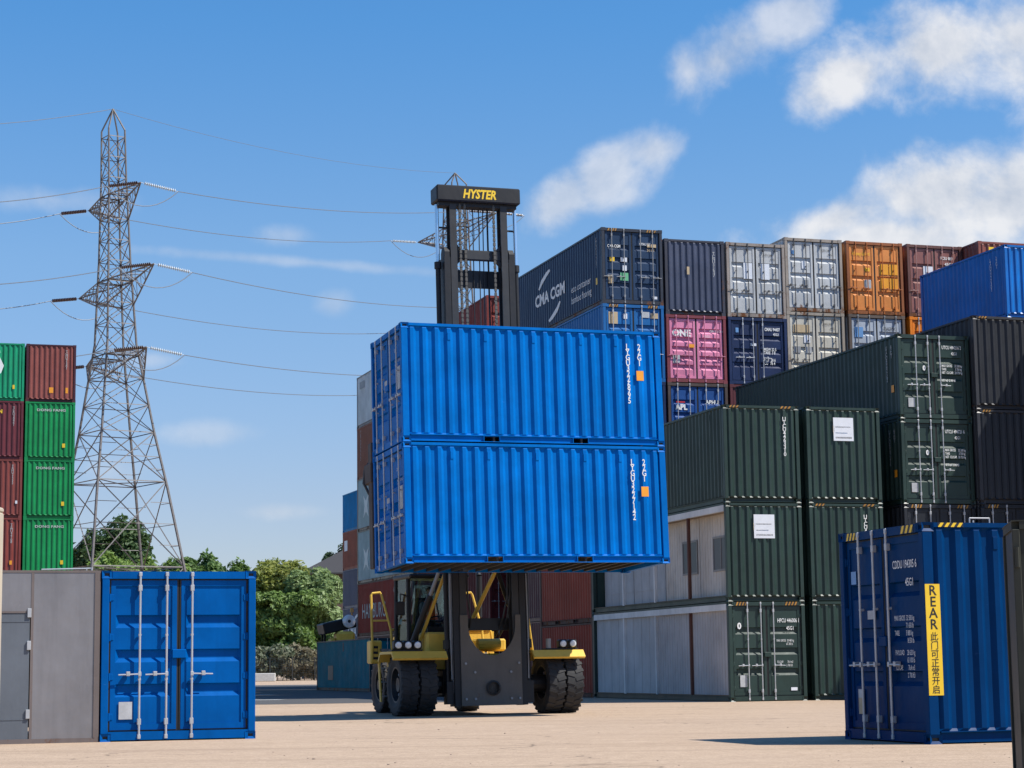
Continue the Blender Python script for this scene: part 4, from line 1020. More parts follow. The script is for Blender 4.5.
# ------------------------------------------------------------------ pylons and conductors
PYM = flat('weathered_galvanised_lattice', (.17, .155, .15), .65, .25, .45)
INS = flat('insulator_glass', (.55, .60, .62), .25, 0, .2); INSD = flat('brown_insulator', (.09, .05, .04), .3, 0, .3)
CABLE = flat('weathered_aluminium_cable', (.19, .215, .25), .6, .3)
def pylon(label, base, top_off, levels, th, arms, apex, k=1.0):
    """levels: (z, half diagonal); corners at th, th+90 ...; arms: (z, half vector)"""
    t = thing('electricity_pylon', label, 'pylon', base, 0)
    z_top = levels[-1][0]
    def corner(i, z):
        for (za, da), (zb, db) in zip(levels, levels[1:]):
            if z <= zb+1e-6: d = da+(db-da)*(z-za)/(zb-za); break
        else: d = levels[-1][1]
        a = th+i*math.pi/2
        return Vector((d*math.cos(a), d*math.sin(a), z))+Vector(top_off)*(z/apex)
    for i in range(4):
        m = MB()
        for (za, _), (zb, _) in zip(levels, levels[1:]): m.tube(corner(i, za), corner(i, zb), .13*k*(1-.45*za/apex), 4)
        m.tube(corner(i, z_top), Vector(top_off)+Vector((0,0,apex)), .07*k, 4); build('leg', m, PYM, t)
    m = MB(); z = levels[0][0]; zs = [z]
    while z < z_top-.8:
        dd = [d for zz, d in levels if zz >= z][0] if z > 0 else levels[0][1]
        z = min(z_top, z+max(1.9, 1.25*dd)); zs.append(z)
    for za, zb in zip(zs, zs[1:]):
        for i in range(4):
            r = (.055 if za < 20 else .045)*k
            m.tube(corner(i, za), corner(i+1, zb), r, 3, caps=False); m.tube(corner(i+1, za), corner(i, zb), r, 3, caps=False); m.tube(corner(i, zb), corner(i+1, zb), r, 3, caps=False)
            if zb-za > 4:      # secondary bracing on the wide lower panels
                x = (corner(i, za)+corner(i+1, zb)+corner(i+1, za)+corner(i, zb))/4
                for e in (corner(i, (za+zb)/2), corner(i+1, (za+zb)/2)): m.tube(x, e, .04*k, 3, caps=False)
                for q_ in (corner(i, za), corner(i+1, za), corner(i, zb), corner(i+1, zb)):
                    s_ = corner(i, (za+zb)/2) if (q_-corner(i, za)).length < .1 or (q_-corner(i, zb)).length < .1 else corner(i+1, (za+zb)/2)
                    m.tube((x+q_)/2, (s_+q_)/2, .035*k, 3, caps=False)
    for zb in (zs[1], zs[2]): m.tube(corner(0, zb), corner(2, zb), .05*k, 3); m.tube(corner(1, zb), corner(3, zb), .05*k, 3)
    build('lattice_bracing', m, PYM, t)
    tips = []
    for z, hv in arms:
        for s in (1, -1):
            tip = Vector((hv[0]*s, hv[1]*s, z))+Vector(top_off)*(z/apex)
            dirv = Vector((hv[0]*s, hv[1]*s, 0)).normalized()
            cs = sorted(range(4), key=lambda i: -corner(i, z).dot(dirv))[:2] if True else None
            # the two body corners nearest the arm, plus the two beyond
            m = MB(); drop = 2.1*k
            us = [corner(i, z) for i in cs]; ls = [corner(i, z-drop) for i in cs]; n = 5
            for e in us+ls: m.tube(e, tip, .07*k, 4)
            for q_ in range(1, n):
                f0, f1 = (q_-1)/n, q_/n
                P = lambda e, f: e.lerp(tip, f)
                for a in (0, 1): m.tube(P(us[a], f0), P(ls[a], f1), .035*k, 3, caps=False); m.tube(P(us[a], f1), P(ls[a], f1), .03*k, 3, caps=False)
                m.tube(P(us[0], f0), P(us[1], f1), .035*k, 3, caps=False); m.tube(P(ls[0], f1), P(ls[1], f0), .035*k, 3, caps=False); m.tube(P(us[0], f1), P(us[1], f1), .03*k, 3, caps=False)
            for i in range(4): m.tube(corner(i, z), corner(i+1, z), .06*k, 4)
            build('crossarm', m, PYM, t); tips.append(Vector(base)+tip)
    return t, tips
def insulator(p, d, ln, mat, parent):
    """a string of discs from the arm tip; world coordinates"""
    m = MB(); d = d.normalized(); q = p+d*ln
    Z = d; A = Z.orthogonal().normalized(); B = Z.cross(A)
    T = Matrix((( A.x, B.x, Z.x, p.x), (A.y, B.y, Z.y, p.y), (A.z, B.z, Z.z, p.z), (0,0,0,1)))
    prof = [(.02,0), (.02,.35)]; z = .35
    while z < ln-.35: prof += [(.05,z), (.17,z+.05), (.17,z+.08), (.05,z+.13)]; z += .19
    prof += [(.02,ln-.3), (.02,ln)]
    m.lathe(prof, 8, parent.matrix_basis.inverted() @ T if parent else T)
    build('insulator_string', m, mat, parent); return q
def wire(label, a, b, sag, n=14, r=.038, cat='cable', grp=None):
    pts = []
    for k in range(n+1):
        f = k/n; p = a.lerp(b, f); p.z -= 4*sag*f*(1-f); pts.append(p)
    m = MB(); o_ = pts[0].copy(); m.path([p-o_ for p in pts], r, 5)
    o = build('conductor_cable', m, CABLE, None, loc=o_); tag(o, label, cat, grp or 'overhead conductors'); return o
bz = at(119.5, 660, 180); base1 = (bz.x, bz.y, 0)
apx = at(113, 109, 180)
h1 = apx.z
zpx = lambda y: at(113, y, 180).z
lv = [(0, 8.1), (zpx(565), 6.0), (zpx(487), 4.6), (zpx(434), 3.5), (zpx(345), 1.95), (zpx(265), 1.5), (zpx(185), 1.2), (zpx(131), 1.1)]
off1 = (apx.x-bz.x, 0, 0)
hx = lambda r, l, d, Y0: (at(r[0], r[1], Y0-d).x-at(l[0], l[1], Y0+d).x)/2
A1 = [(zpx(197), (hx((143,184), (91,211), 5.4, 180), -5.4)), (zpx(282), (hx((155,265), (80,299), 8, 180), -8.0)), (zpx(357), (hx((147,348), (87,366), 5.4, 180), -5.4))]
py1, tips1 = pylon('tall steel lattice pylon standing behind the green containers at the left', base1, off1, lv, rad(-10), A1, h1, 1.02)
apx2 = at(455, 173, 240); b2 = at(462, 660, 240); z2 = lambda y: at(457, y, 240).z
lv2 = [(0, 9), (z2(520), 6.2), (z2(430), 3.8), (z2(340), 2.2), (z2(270), 1.8), (z2(215), 1.5), (z2(185), 1.4)]
h2_ = hx((497,213), (419,242), 8, 240)
A2 = [(z2(228), (h2_, -8.0)), (z2(322), (h2_*1.1, -8.6)), (z2(385), (h2_, -8.0))]
py2, tips2 = pylon('steel lattice pylon farther off, seen through the black mast of the lift truck', (b2.x, b2.y, 0), (apx2.x-b2.x, 0, 0), lv2, rad(-15), A2, apx2.z, 1.15)
bpy.context.view_layer.update()
ldir = Vector((math.cos(rad(24)), math.sin(rad(24)), -.16)); l2 = Vector((-math.cos(rad(24)), -math.sin(rad(24)), .02))
nmA = ['upper', 'upper', 'middle', 'middle', 'lower', 'lower']; nmB = ['near', 'far']
lefts = [(0, 200), (0, 221), (0, 282), (0, 305), (0, 361), (0, 377)]
for i in range(6):
    tip, tip2 = tips1[i], tips2[i]
    a = insulator(tip, ldir, 3.4, INS if i % 2 == 0 else INSD, py1)
    e = insulator(tip2, Vector((-1, -.45, -.02)), 3.6, INS if i % 2 else INSD, py2)
    wire('faint overhead cable between the two pylons, %s crossarm, %s side' % (nmA[i], nmB[i % 2]), a, e, .9)
    f_ = at(-60, lefts[i][1]+(lefts[i][1]-at_y if False else 5), tip.y-12)
    c_ = insulator(tip, (f_-tip), 3.4, INSD, py1)
    wire('overhead cable leaving the left pylon to the left, %s crossarm, %s side' % (nmA[i], nmB[i % 2]), c_, f_, .35)
    # jumper loop under the arm
    m = MB(); pts = [c_.lerp(a, k/10)-Vector((0,0,1.7*4*(k/10)*(1-k/10)*.9)) for k in range(11)]
    inv_ = py1.matrix_basis.inverted(); m.path([inv_ @ p for p in pts], .04, 5); build('jumper_cable', m, CABLE, py1)
    m = MB(); g_ = insulator(tip2, Vector((1, .45, -.02)), 3.6, INSD, py2)
    pts = [e.lerp(g_, k/10)-Vector((0,0,2.0*4*(k/10)*(1-k/10)*.9)) for k in range(11)]
    inv_ = py2.matrix_basis.inverted(); m.path([inv_ @ p for p in pts], .04, 5); build('jumper_cable', m, CABLE, py2)
wire('thin earth wire between the two pylon tops', apx, apx2, 1.2, r=.02); wire('thin earth wire leaving the left pylon top to the left', apx, at(-60, 127, 168), .3, r=.03)

# ------------------------------------------------------------------ trees, hedge, fence, house
def leaf_mat(a, b):
    key = ('leaf', a, b)
    if key in MATS: return MATS[key]
    m, nt, bs = new_mat('foliage')
    g = N(nt, 'NewGeometry'); col = mixc(nt, g.outputs['Random Per Island'], a, b)
    L(nt, col, bs.inputs['Base Color']); bs.inputs['Roughness'].default_value = .55
    tr = N(nt, 'BsdfTranslucent'); L(nt, col, tr.inputs[0]); mx = N(nt, 'MixShader'); mx.inputs[0].default_value = .42
    out = [n for n in nt.nodes if n.type == 'OUTPUT_MATERIAL'][0]
    L(nt, bs.outputs[0], mx.inputs[1]); L(nt, tr.outputs[0], mx.inputs[2]); L(nt, mx.outputs[0], out.inputs[0])
    MATS[key] = m; return m
BARK = flat('bark', (.075, .055, .04), .9, 0, .5)
def foliage(rng, lobes, n, size, mat, parent, name='crown'):
    vs = []; fs = []
    wts = [l[3]*l[4]*l[5] for l in lobes]; tot = sum(wts)
    for (cx, cy, cz, rx, ry, rz), w in zip(lobes, wts):
        for _ in range(int(n*w/tot)):
            d = Vector((rng.gauss(0,1), rng.gauss(0,1), rng.gauss(0,1))).normalized()
            r = rng.random()**.33
            p = Vector((d.x*rx*r, d.y*ry*r, d.z*rz*r))
            nn = mnoise.noise(Vector((cx+p.x, cy+p.y, cz+p.z))*.55)+.6*mnoise.noise(Vector((cx+p.x, cy+p.y, cz+p.z))*1.5)
            if nn < -.26+.3*(r-.8): continue
            p = p*(1+.22*nn); c = Vector((cx, cy, cz))+p
            s = size*(.55+.9*rng.random())
            nrm = (d+Vector((rng.gauss(0,.7), rng.gauss(0,.7), rng.gauss(0,.7)+.35))).normalized()
            a = nrm.orthogonal().normalized(); b = nrm.cross(a); an = rng.random()*6.28
            a, b = a*math.cos(an)+b*math.sin(an), b*math.cos(an)-a*math.sin(an)
            i = len(vs)
            vs += [c-a*s, c-b*s*.5+nrm*s*.12, c+a*s, c+b*s*.5+nrm*s*.12]; fs.append((i,i+1,i+2,i+3))
    m = MB(); m.v = vs; m.f = fs; m.m = [0]*len(fs)
    return link(name, m.mesh(name, False), mat, parent)
def tree(label, px, top, wpx, Y, cols, n, seed, cat='tree', size=.30, low=.12, tall=1.0, grp='trees beyond the yard'):
    rng = random.Random(seed)
    b = at(px, 660, Y); h = at(px, top, Y).z; w = wpx*Y/F/2
    t = thing('tree', label, cat, (b.x, b.y, 0), rng.random()*6, group=grp)
    lobes = [(0, 0, h*.62, w*.62, w*.62, h*.30)]
    for k in range(13):
        a = rng.random()*6.28; rr = w*(.35+.45*rng.random()); zz = h*(low+.16+(.72-low)*rng.random()); q = w*(.28+.24*rng.random())
        lobes.append((rr*math.cos(a), rr*math.sin(a), min(zz, h-q*.9), q, q, q*.9))
    lobes.append((rng.gauss(0,.10)*w, 0, h*.82, w*.52, w*.52, h*.17)); lobes.append((w*.34, 0, h*.78, w*.4, w*.4, h*.15)); lobes.append((-w*.34, w*.2, h*.77, w*.4, w*.4, h*.15))
    m = MB(); m.tube((0,0,0), (0,0,h*.45), .035*h*.6, 9, .022*h*.6)
    for k in range(7):
        l = lobes[1+k]; m.tube((0,0,h*(.22+.03*k)), (l[0]*.9, l[1]*.9, l[2]), .012*h*.6, 6, .004*h)
    build('trunk', m, BARK, t)
    foliage(rng, lobes, int(n*1.7), size, leaf_mat(*cols), t)
    return t
DK_ = ((.045,.095,.028), (.095,.165,.048)); MID = ((.111,.195,.046), (.208,.305,.072)); OLV = ((.195,.247,.046), (.377,.390,.098)); WIL = ((.165,.255,.085), (.31,.40,.165)); LIT = ((.143,.247,.052), (.286,.390,.091)); BLG = ((.058,.111,.058), (.104,.163,.078))
tree('dark green tall tree behind the legs of the pylon', 122, 513, 84, 246, DK_, 15000, 1)
tree('light green bushes at the foot of the pylon just above the blue container', 128, 560, 70, 230, LIT, 9000, 21, low=.0)
tree('fresh light green bush between the pylon and the feathery tree', 186, 563, 40, 232, LIT, 7000, 22, low=.0)
tree('dark tree partly behind the green containers at the left', 84, 530, 60, 250, DK_, 8000, 11)
tree('small rounded green tree right of the pylon legs', 172, 556, 46, 252, MID, 6000, 2)
tree('light green bush in front of the tall dark tree', 103, 549, 56, 236, LIT, 8000, 3, low=.05)
tree('light green bush under the right pylon legs', 148, 556, 52, 238, LIT, 8000, 4, low=.05)
tree('fresh green tree with feathery top behind the blue container', 204, 552, 56, 244, ((.09,.17,.045), (.18,.28,.08)), 11000, 5)
tree('mid green tree between the fresh green one and the big olive one', 237, 558, 52, 250, MID, 8000, 6)
tree('big olive green tree with a brownish top right of the blue container', 272, 557, 96, 240, OLV, 26000, 7, low=.0)
tree('olive green tree filling in under the big one beside the blue container', 258, 592, 60, 234, MID, 14000, 8, low=.0)
tree('pale willow green tree in front of the dark roof', 321, 566, 74, 236, WIL, 20000, 9, low=.0)
tree('mid green bushy tree filling in between the olive and the pale willow green one', 298, 590, 50, 233, MID, 12000, 10, low=.0)
tree('round grey green tree top beside the ridge of the dark roof', 343, 541, 34, 285, BLG, 6000, 12)
for j, (px, lab) in enumerate(((242, 'grey green hedge hidden partly by the blue container'), (276, 'grey green hedge clipped loosely behind the wire fence'), (304, 'dusty hedge with bare brownish foot behind the wire fence near the teal container'))):
    rng = random.Random(40+j); b = at(px, 660, 226); t = thing('hedge', lab, 'hedge', (b.x, b.y, 0), 0, 'hedge plants along the fence')
    w = 36*226/F/2
    foliage(rng, [(rng.uniform(-w, w), rng.uniform(-.6, .8), 1.0+rng.random()*2.2, .9+rng.random()*.7, .9, .8+.4*rng.random()) for _ in range(16)], 9000, .26, leaf_mat((.12,.16,.09), (.27,.28,.19)) if j < 2 else leaf_mat((.14,.14,.08), (.32,.27,.17)), t, 'foliage')
    m = MB()
    for k in range(7): x = rng.uniform(-w, w); m.tube((x,0,0), (x+rng.gauss(0,.3), rng.gauss(0,.3), 2.2), .05, 5, .02)
    build('stem', m, BARK, t)
# wire fence
f0 = at(225, 660, 221); f1 = at(360, 660, 221); t = thing('wire_fence', 'dark wire mesh fence in front of the grey green hedge', 'fence', (f0.x, f0.y, 0), math.atan2(f1.y-f0.y, f1.x-f0.x))
ln = (f1-f0).length; n = int(ln/2.4)
WF = flat('dark_fence_wire', (.035, .04, .04), .6)
for k in range(n+1): m = MB(); m.cbox(k*2.4-.05, k*2.4+.05, -.05, .05, 0, 2.5, .01); build('post', m, WF, t)
m = MB()
for k in range(13): m.box(0, n*2.4, -.012, .012, .1+k*.19, .125+k*.19)
x = 0
while x < n*2.4: m.box(x-.007, x+.007, -.01, .01, .1, 2.42); x += .30
build('mesh_panel', m, WF, t)
q = at(262, 660, 216); t = thing('concrete_block', 'long whitish concrete block at the foot of the fence right of the blue container', 'block', (q.x, q.y, 0), rad(3))
m = MB(); m.cbox(-1.6, 1.4, -.4, .4, 0, .85, .05); build('block', m, flat('whitish_concrete', (.58, .56, .52), .9), t)
q = at(340, 660, 268); t = thing('house', 'house with a dark grey pitched roof above the trees', 'house', (q.x, q.y, 0), rad(8))
RB = flat('brown_brick', (.11, .075, .06), .9); RT = flat('dark_slate_roof', (.045, .043, .046), .8)
ze, zr = at(303, 573, 268).z, at(350, 549, 268).z
m = MB(); m.box(-4.6, 8.6, .4, 9, 0, ze-.05); wl = build('wall', m, RB, t)
m = MB(); E4 = [(-5.3,-.3), (9.3,-.3), (9.3,9.7), (-5.3,9.7)]
m.add([(x, y, ze-.2) for x, y in E4]+[(x, y, ze) for x, y in E4]+[(.9, 4.7, zr+.25), (4.2, 4.7, zr+.25)], [(3,2,1,0), (0,1,5,4), (1,2,6,5), (2,3,7,6), (3,0,4,7), (4,5,9,8), (5,6,9), (6,7,8,9), (7,4,8)]); build('roof', m, RT, t)
m = MB(); m.box(1.6, 2.6, .37, .395, ze-2.2, ze-.8); wn = build('window', m, flat('white_window_frame', (.6,.6,.6), .5), t)
m = MB(); m.box(1.68, 2.52, .36, .368, ze-2.12, ze-.88); build('pane', m, GLASS, wn)

# ------------------------------------------------------------------ ground
def ground_mat():
    m, nt, bs = new_mat('sandy_concrete_yard')
    col = mixc(nt, ramp(nt, pos_noise(nt, .12, 6, .65), .35, .68), (.405, .28, .18), (.53, .378, .252))
    sp = pos_noise(nt, 30, 4, .85)
    col = mixc(nt, .5, col, mixc(nt, ramp(nt, pos_noise(nt, 4.5, 6, .75, (.6, 1.3, 1), 31), .36, .62), (.26, .18, .12), (.58, .43, .31)))
    col = mixc(nt, .6, col, mixc(nt, ramp(nt, sp, .34, .66), (.13, .088, .058), (.72, .55, .40)))
    col = mixc(nt, .32, col, mixc(nt, ramp(nt, pos_noise(nt, 11, 4, .8, (.8, 1.2, 1), 61), .36, .64), (.25, .17, .11), (.60, .45, .32)))
    # blotches and faint tyre sweeps
    f = N(nt, 'Math', operation='MULTIPLY'); L(nt, ramp(nt, pos_noise(nt, .55, 7, .7, (.45, 1.6, 1), 4), .52, .72), f.inputs[0]); f.inputs[1].default_value = .30
    col = mixc(nt, f.outputs[0], col, (.30, .22, .16))
    f = N(nt, 'Math', operation='MULTIPLY'); L(nt, ramp(nt, pos_noise(nt, 3.1, 5, .7, None, 9), .66, .72), f.inputs[0]); f.inputs[1].default_value = .18
    col = mixc(nt, f.outputs[0], col, (.26, .19, .14))
    # tyre sweeps: long stretched bands crossing the yard
    f = N(nt, 'Math', operation='MULTIPLY'); L(nt, ramp(nt, pos_noise(nt, .8, 6, .7, (.10, 1.5, 1), 14), .50, .66), f.inputs[0]); f.inputs[1].default_value = .34
    col = mixc(nt, f.outputs[0], col, (.25, .175, .12))
    f = N(nt, 'Math', operation='MULTIPLY'); L(nt, ramp(nt, pos_noise(nt, 1.6, 6, .75, (.5, .9, 1), 44), .60, .66), f.inputs[0]); f.inputs[1].default_value = .30
    col = mixc(nt, f.outputs[0], col, (.62, .48, .36))
    # cracks
    g = N(nt, 'NewGeometry'); wn = N(nt, 'TexNoise'); wn.inputs['Scale'].default_value = .9; wn.inputs['Detail'].default_value = 5; L(nt, g.outputs['Position'], wn.inputs['Vector'])
    sc = N(nt, 'VectorMath', operation='SCALE'); L(nt, wn.outputs['Color'], sc.inputs[0]); sc.inputs['Scale'].default_value = 1.6
    ad = N(nt, 'VectorMath', operation='ADD'); L(nt, g.outputs['Position'], ad.inputs[0]); L(nt, sc.outputs[0], ad.inputs[1])
    vo = N(nt, 'TexVoronoi', feature='DISTANCE_TO_EDGE'); vo.inputs['Scale'].default_value = .21; L(nt, ad.outputs[0], vo.inputs['Vector'])
    cr = ramp(nt, vo.outputs['Distance'], .0, .009, (1,1,1,1), (0,0,0,1))
    f = N(nt, 'Math', operation='MULTIPLY'); L(nt, cr, f.inputs[0]); L(nt, ramp(nt, pos_noise(nt, .3, 3, .6, None, 21), .5, .62), f.inputs[1])
    col = mixc(nt, f.outputs[0], col, (.10, .075, .055))
    L(nt, col, bs.inputs['Base Color']); bs.inputs['Roughness'].default_value = .9; bs.inputs['Specular IOR Level'].default_value = .2
    bp = N(nt, 'Bump'); bp.inputs['Strength'].default_value = .5; bp.inputs['Distance'].default_value = .01; L(nt, sp, bp.inputs['Height']); L(nt, bp.outputs[0], bs.inputs['Normal'])
    return m
m = MB(); m.add([(-1500,-60,0), (1500,-60,0), (1500,2600,0), (-1500,2600,0)], [(0,1,2,3)]); o = build('ground', m, ground_mat()); o['kind'] = 'structure'
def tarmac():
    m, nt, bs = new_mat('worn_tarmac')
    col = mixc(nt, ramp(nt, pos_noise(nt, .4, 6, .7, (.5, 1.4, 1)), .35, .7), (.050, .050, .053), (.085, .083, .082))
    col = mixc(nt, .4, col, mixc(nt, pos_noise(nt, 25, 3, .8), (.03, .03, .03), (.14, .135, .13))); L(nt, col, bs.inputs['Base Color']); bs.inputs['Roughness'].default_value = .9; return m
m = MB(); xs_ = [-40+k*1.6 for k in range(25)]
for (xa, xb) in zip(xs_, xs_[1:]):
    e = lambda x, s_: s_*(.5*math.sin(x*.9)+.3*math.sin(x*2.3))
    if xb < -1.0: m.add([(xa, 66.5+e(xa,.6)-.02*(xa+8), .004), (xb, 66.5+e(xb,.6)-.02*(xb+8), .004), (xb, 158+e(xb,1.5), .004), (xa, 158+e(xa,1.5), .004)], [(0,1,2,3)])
o = build('shaded_tarmac', m, tarmac()); o['kind'] = 'structure'  # tarmac drawn over the whole dark band, the stacks' shade included
# white bay lines on the far part of the yard
m = MB()
for px, py, w_ in ((258, 694.2, 9), (258, 699.4, 17)):
    a = at(px-30, py, F*EYE/(py-671.0)); y_ = F*EYE/(py-671.0); x0 = (px-35-512)/F*y_; x1 = (px+w_-512)/F*y_
    m.add([(x0, y_, .008), (x1, y_, .008), (x1+.3, y_+1.0, .008), (x0, y_+1.0, .008)], [(0,1,2,3)])
o = build('yard_markings', m, OLDWHITE); o['kind'] = 'structure'
# small loose stones on the concrete
rng = random.Random(5); m = MB()
for _ in range(260):
    y_ = 14+rng.random()**1.6*45; x_ = rng.uniform(-.27, .27)*y_; s = .005+.010*rng.random()**4
    T = Matrix.Translation((x_, y_, s*.3)) @ Matrix.Rotation(rng.random()*6, 4, 'Z')
    m.cbox(-s*1.3, s*1.3, -s, s, -s*.6, s*.6, s*.35, 0, T)
o = build('gravel', m, flat('loose_stone', (.36, .28, .21), .9, 0, .5)); o['kind'] = 'stuff'; o['label'] = 'small loose stones scattered over the sandy concrete'; o['category'] = 'gravel'

# ------------------------------------------------------------------ sky, sun, camera
SUNV = Vector((.755, -.21, 1.0)).normalized()
sun_el = math.asin(SUNV.z); sun_az = math.atan2(SUNV.x, SUNV.y)
sl = bpy.data.lights.new('sun', 'SUN'); sl.energy = 5.0; sl.angle = rad(.53); sl.color = (1.0, .955, .88)
so = bpy.data.objects.new('sun', sl); C.objects.link(so); so.rotation_euler = SUNV.to_track_quat('Z', 'Y').to_euler(); so.location = (40, -20, 60)

w = bpy.data.worlds.new('World'); SC.world = w; w.use_nodes = True
nt = w.node_tree; nt.nodes.clear()
out = N(nt, 'OutputWorld'); bg = N(nt, 'Background'); L(nt, bg.outputs[0], out.inputs[0])
sky = N(nt, 'TexSky', sky_type='NISHITA'); sky.sun_disc = False; sky.sun_elevation = sun_el; sky.sun_rotation = sun_az
sky.air_density = 1.0; sky.dust_density = .3; sky.ozone_density = 3.0; sky.altitude = 20
hs = N(nt, 'HueSaturation'); hs.inputs['Saturation'].default_value = 1.0; hs.inputs['Value'].default_value = 1.0; tc0 = N(nt, 'TexCoord'); sz = N(nt, 'SeparateXYZ'); L(nt, tc0.outputs['Generated'], sz.inputs[0])
# the sky model is paler near the horizon than an English summer sky; tint it by height
rp = N(nt, 'ValToRGB'); e_ = rp.color_ramp.elements; e_[0].position = .0; e_[0].color = (.70,.68,.84,1); e_[1].position = .45; e_[1].color = (.45,.86,1.18,1)
for p_, c_ in ((.08, (.73,.73,.88,1)), (.197, (.73,.90,1.04,1)), (.31, (.475,.905,1.18,1))): q_ = e_.new(p_); q_.color = c_
L(nt, sz.outputs[2], rp.inputs[0])
L(nt, mixc(nt, 1.0, sky.outputs[0], rp.outputs[0], 'MULTIPLY'), hs.inputs['Color'])
tc = N(nt, 'TexCoord')
nz = N(nt, 'TexNoise'); nz.inputs['Scale'].default_value = 20; nz.inputs['Detail'].default_value = 11; nz.inputs['Roughness'].default_value = .58; nz.inputs['Distortion'].default_value = .15; L(nt, tc.outputs['Generated'], nz.inputs['Vector'])
nz2 = N(nt, 'TexNoise'); nz2.inputs['Scale'].default_value = 9; nz2.inputs['Detail'].default_value = 5; L(nt, tc.outputs['Generated'], nz2.inputs['Vector'])
def blob(px, py, rx, ry, tilt=0):
    d = ray(px, py).normalized(); rt = d.cross(Vector((0,0,1))).normalized(); up = rt.cross(d)
    c_, s_ = math.cos(rad(tilt)), math.sin(rad(tilt)); e1 = (rt*c_+up*s_)*(F/rx); e2 = (up*c_-rt*s_)*(F/ry)
    sb = N(nt, 'VectorMath', operation='SUBTRACT'); L(nt, tc.outputs['Generated'], sb.inputs[0]); sb.inputs[1].default_value = d
    d1 = N(nt, 'VectorMath', operation='DOT_PRODUCT'); L(nt, sb.outputs[0], d1.inputs[0]); d1.inputs[1].default_value = e1
    d2 = N(nt, 'VectorMath', operation='DOT_PRODUCT'); L(nt, sb.outputs[0], d2.inputs[0]); d2.inputs[1].default_value = e2
    cb = N(nt, 'CombineXYZ'); L(nt, d1.outputs['Value'], cb.inputs[0]); L(nt, d2.outputs['Value'], cb.inputs[1])
    # behind the camera the same offsets would repeat
    ln_ = N(nt, 'VectorMath', operation='LENGTH'); L(nt, cb.outputs[0], ln_.inputs[0])
    dd = N(nt, 'VectorMath', operation='DOT_PRODUCT'); L(nt, tc.outputs['Generated'], dd.inputs[0]); dd.inputs[1].default_value = d
    gt_ = N(nt, 'Math', operation='GREATER_THAN'); L(nt, dd.outputs['Value'], gt_.inputs[0]); gt_.inputs[1].default_value = .5
    sb2 = N(nt, 'Math', operation='SUBTRACT'); sb2.inputs[0].default_value = 1; L(nt, ln_.outputs['Value'], sb2.inputs[1])
    mx = N(nt, 'Math', operation='MAXIMUM'); L(nt, sb2.outputs[0], mx.inputs[0]); mx.inputs[1].default_value = -1.5
    mm = N(nt, 'Math', operation='MULTIPLY_ADD'); L(nt, gt_.outputs[0], mm.inputs[0]); 
    ad_ = N(nt, 'Math', operation='ADD'); L(nt, mx.outputs[0], ad_.inputs[0]); ad_.inputs[1].default_value = 1.5
    L(nt, ad_.outputs[0], mm.inputs[1]); mm.inputs[2].default_value = -1.5
    return mm.outputs[0]
def union(lst):
    r = lst[0]
    for b in lst[1:]:
        n = N(nt, 'Math', operation='SMOOTH_MAX'); L(nt, r, n.inputs[0]); L(nt, b, n.inputs[1]); n.inputs[2].default_value = .25; r = n.outputs[0]
    return r
def alpha(shape, soft, k=1.3, lo=.0):
    m1 = N(nt, 'Math', operation='SUBTRACT'); L(nt, nz.outputs['Fac'], m1.inputs[0]); m1.inputs[1].default_value = .5
    m2 = N(nt, 'Math', operation='MULTIPLY_ADD'); L(nt, m1.outputs[0], m2.inputs[0]); m2.inputs[1].default_value = k*2.2; L(nt, shape, m2.inputs[2])
    m3 = N(nt, 'Math', operation='SUBTRACT'); L(nt, nz2.outputs['Fac'], m3.inputs[0]); m3.inputs[1].default_value = .5
    m4 = N(nt, 'Math', operation='MULTIPLY_ADD'); L(nt, m3.outputs[0], m4.inputs[0]); m4.inputs[1].default_value = k; L(nt, m2.outputs[0], m4.inputs[2])
    mr = N(nt, 'MapRange', interpolation_type='SMOOTHSTEP'); L(nt, m4.outputs[0], mr.inputs[0]); mr.inputs[1].default_value = lo; mr.inputs[2].default_value = lo+soft; return mr.outputs[0]
thick = union([blob(940, 48, 130, 62, 8), blob(1020, 35, 100, 75), blob(858, 72, 75, 38, 20), blob(925, 195, 100, 62), blob(830, 222, 95, 40, 15), blob(1010, 205, 85, 55), blob(880, 240, 150, 45)])
thin = union([blob(562, 203, 50, 30, 30), blob(608, 178, 58, 32, 35), blob(652, 150, 42, 26, 20), blob(715, 62, 60, 38, 25), blob(795, 18, 48, 30, 20), blob(690, 75, 30, 40)])
wisp = union([blob(212, 434, 55, 16), blob(332, 304, 24, 18), blob(285, 236, 40, 14), blob(300, 262, 210, 8, -4), blob(112, 470, 40, 28), blob(280, 512, 60, 12), blob(50, 200, 90, 20), blob(150, 360, 40, 12)])
a1 = alpha(thick, .75, .95, .02); a2 = alpha(thin, .90, 1.0, .0); a3 = alpha(wisp, 1.0, .9, 0)
def mulc(s, v): n = N(nt, 'Math', operation='MULTIPLY'); L(nt, s, n.inputs[0]); n.inputs[1].default_value = v; return n.outputs[0]
def mxm(a, b): n = N(nt, 'Math', operation='MAXIMUM'); L(nt, a, n.inputs[0]); L(nt, b, n.inputs[1]); return n.outputs[0]
al = mxm(mxm(mulc(a1, .88), mulc(a2, .62)), mulc(a3, .28))
CL = 6.3
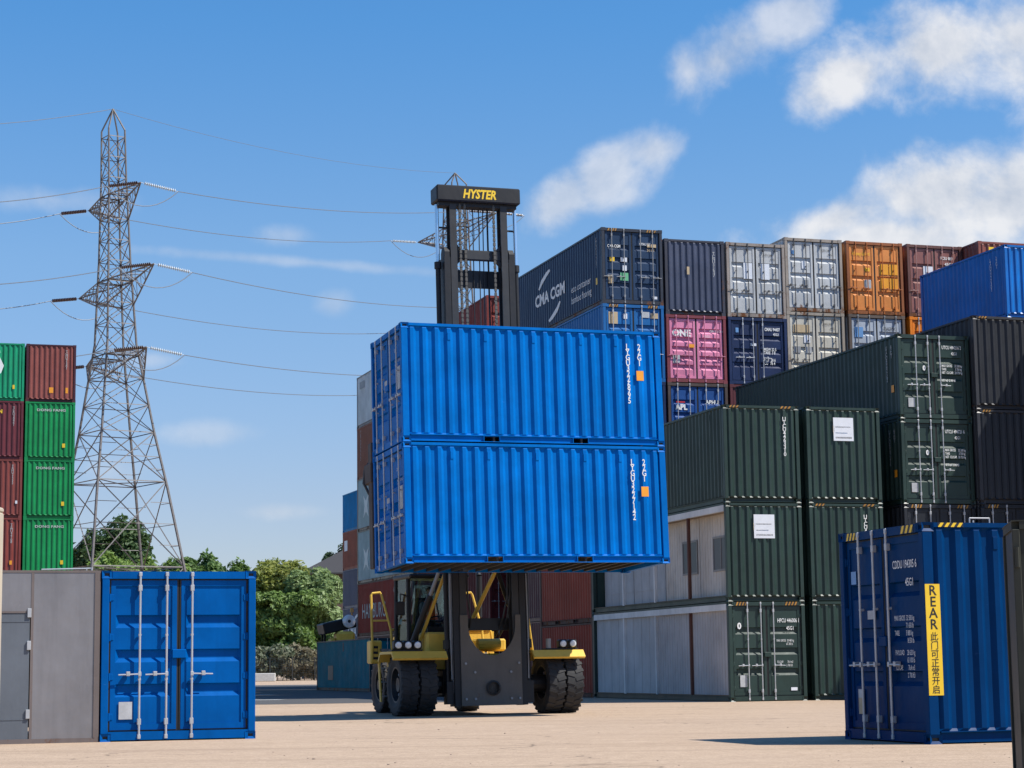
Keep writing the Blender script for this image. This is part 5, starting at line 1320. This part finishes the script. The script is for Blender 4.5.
ofs = N(nt, 'VectorMath', operation='ADD'); L(nt, tc.outputs['Generated'], ofs.inputs[0]); ofs.inputs[1].default_value = tuple(Vector((.6, -.1, .8)).normalized()*.016)
nzs = N(nt, 'TexNoise'); nzs.inputs['Scale'].default_value = 20; nzs.inputs['Detail'].default_value = 6; nzs.inputs['Roughness'].default_value = .6; nzs.inputs['Distortion'].default_value = .15; L(nt, ofs.outputs[0], nzs.inputs['Vector'])
dlt = N(nt, 'Math', operation='SUBTRACT'); L(nt, nz.outputs['Fac'], dlt.inputs[0]); L(nt, nzs.outputs['Fac'], dlt.inputs[1])
dl2 = N(nt, 'Math', operation='MULTIPLY_ADD'); L(nt, dlt.outputs[0], dl2.inputs[0]); dl2.inputs[1].default_value = 3.2; dl2.inputs[2].default_value = .62; dl2.use_clamp = True
shade = mixc(nt, dl2.outputs[0], (CL*.66, CL*.71, CL*.80), (CL*1.04, CL*1.03, CL*1.03))
skyc = mixc(nt, al, hs.outputs[0], shade)
L(nt, skyc, bg.inputs['Color']); bg.inputs['Strength'].default_value = .107

cam = bpy.data.cameras.new('camera'); co = bpy.data.objects.new('camera', cam); C.objects.link(co)
cam.sensor_width = 36; cam.sensor_fit = 'HORIZONTAL'; cam.lens = F/1024*36; cam.clip_start = .1; cam.clip_end = 6000
Fv = Vector((0, math.cos(PITCH), math.sin(PITCH))); U0 = Vector((0, -math.sin(PITCH), math.cos(PITCH))); R0 = Vector((1, 0, 0))
cr_, sr_ = math.cos(ROLL), math.sin(ROLL)
Rv = R0*cr_-U0*sr_; Uv = R0*sr_+U0*cr_
co.matrix_world = Matrix(((Rv.x, Uv.x, -Fv.x, 0), (Rv.y, Uv.y, -Fv.y, 0), (Rv.z, Uv.z, -Fv.z, EYE), (0, 0, 0, 1)))
SC.camera = co
SC.view_settings.view_transform = 'Standard'; SC.view_settings.look = 'None'; SC.view_settings.exposure = 0.38; SC.view_settings.gamma = 1.0; SC.view_settings.use_curve_mapping = False
SC.cycles.max_bounces = 6; SC.cycles.transparent_max_bounces = 8
SC.cycles.use_denoising = True
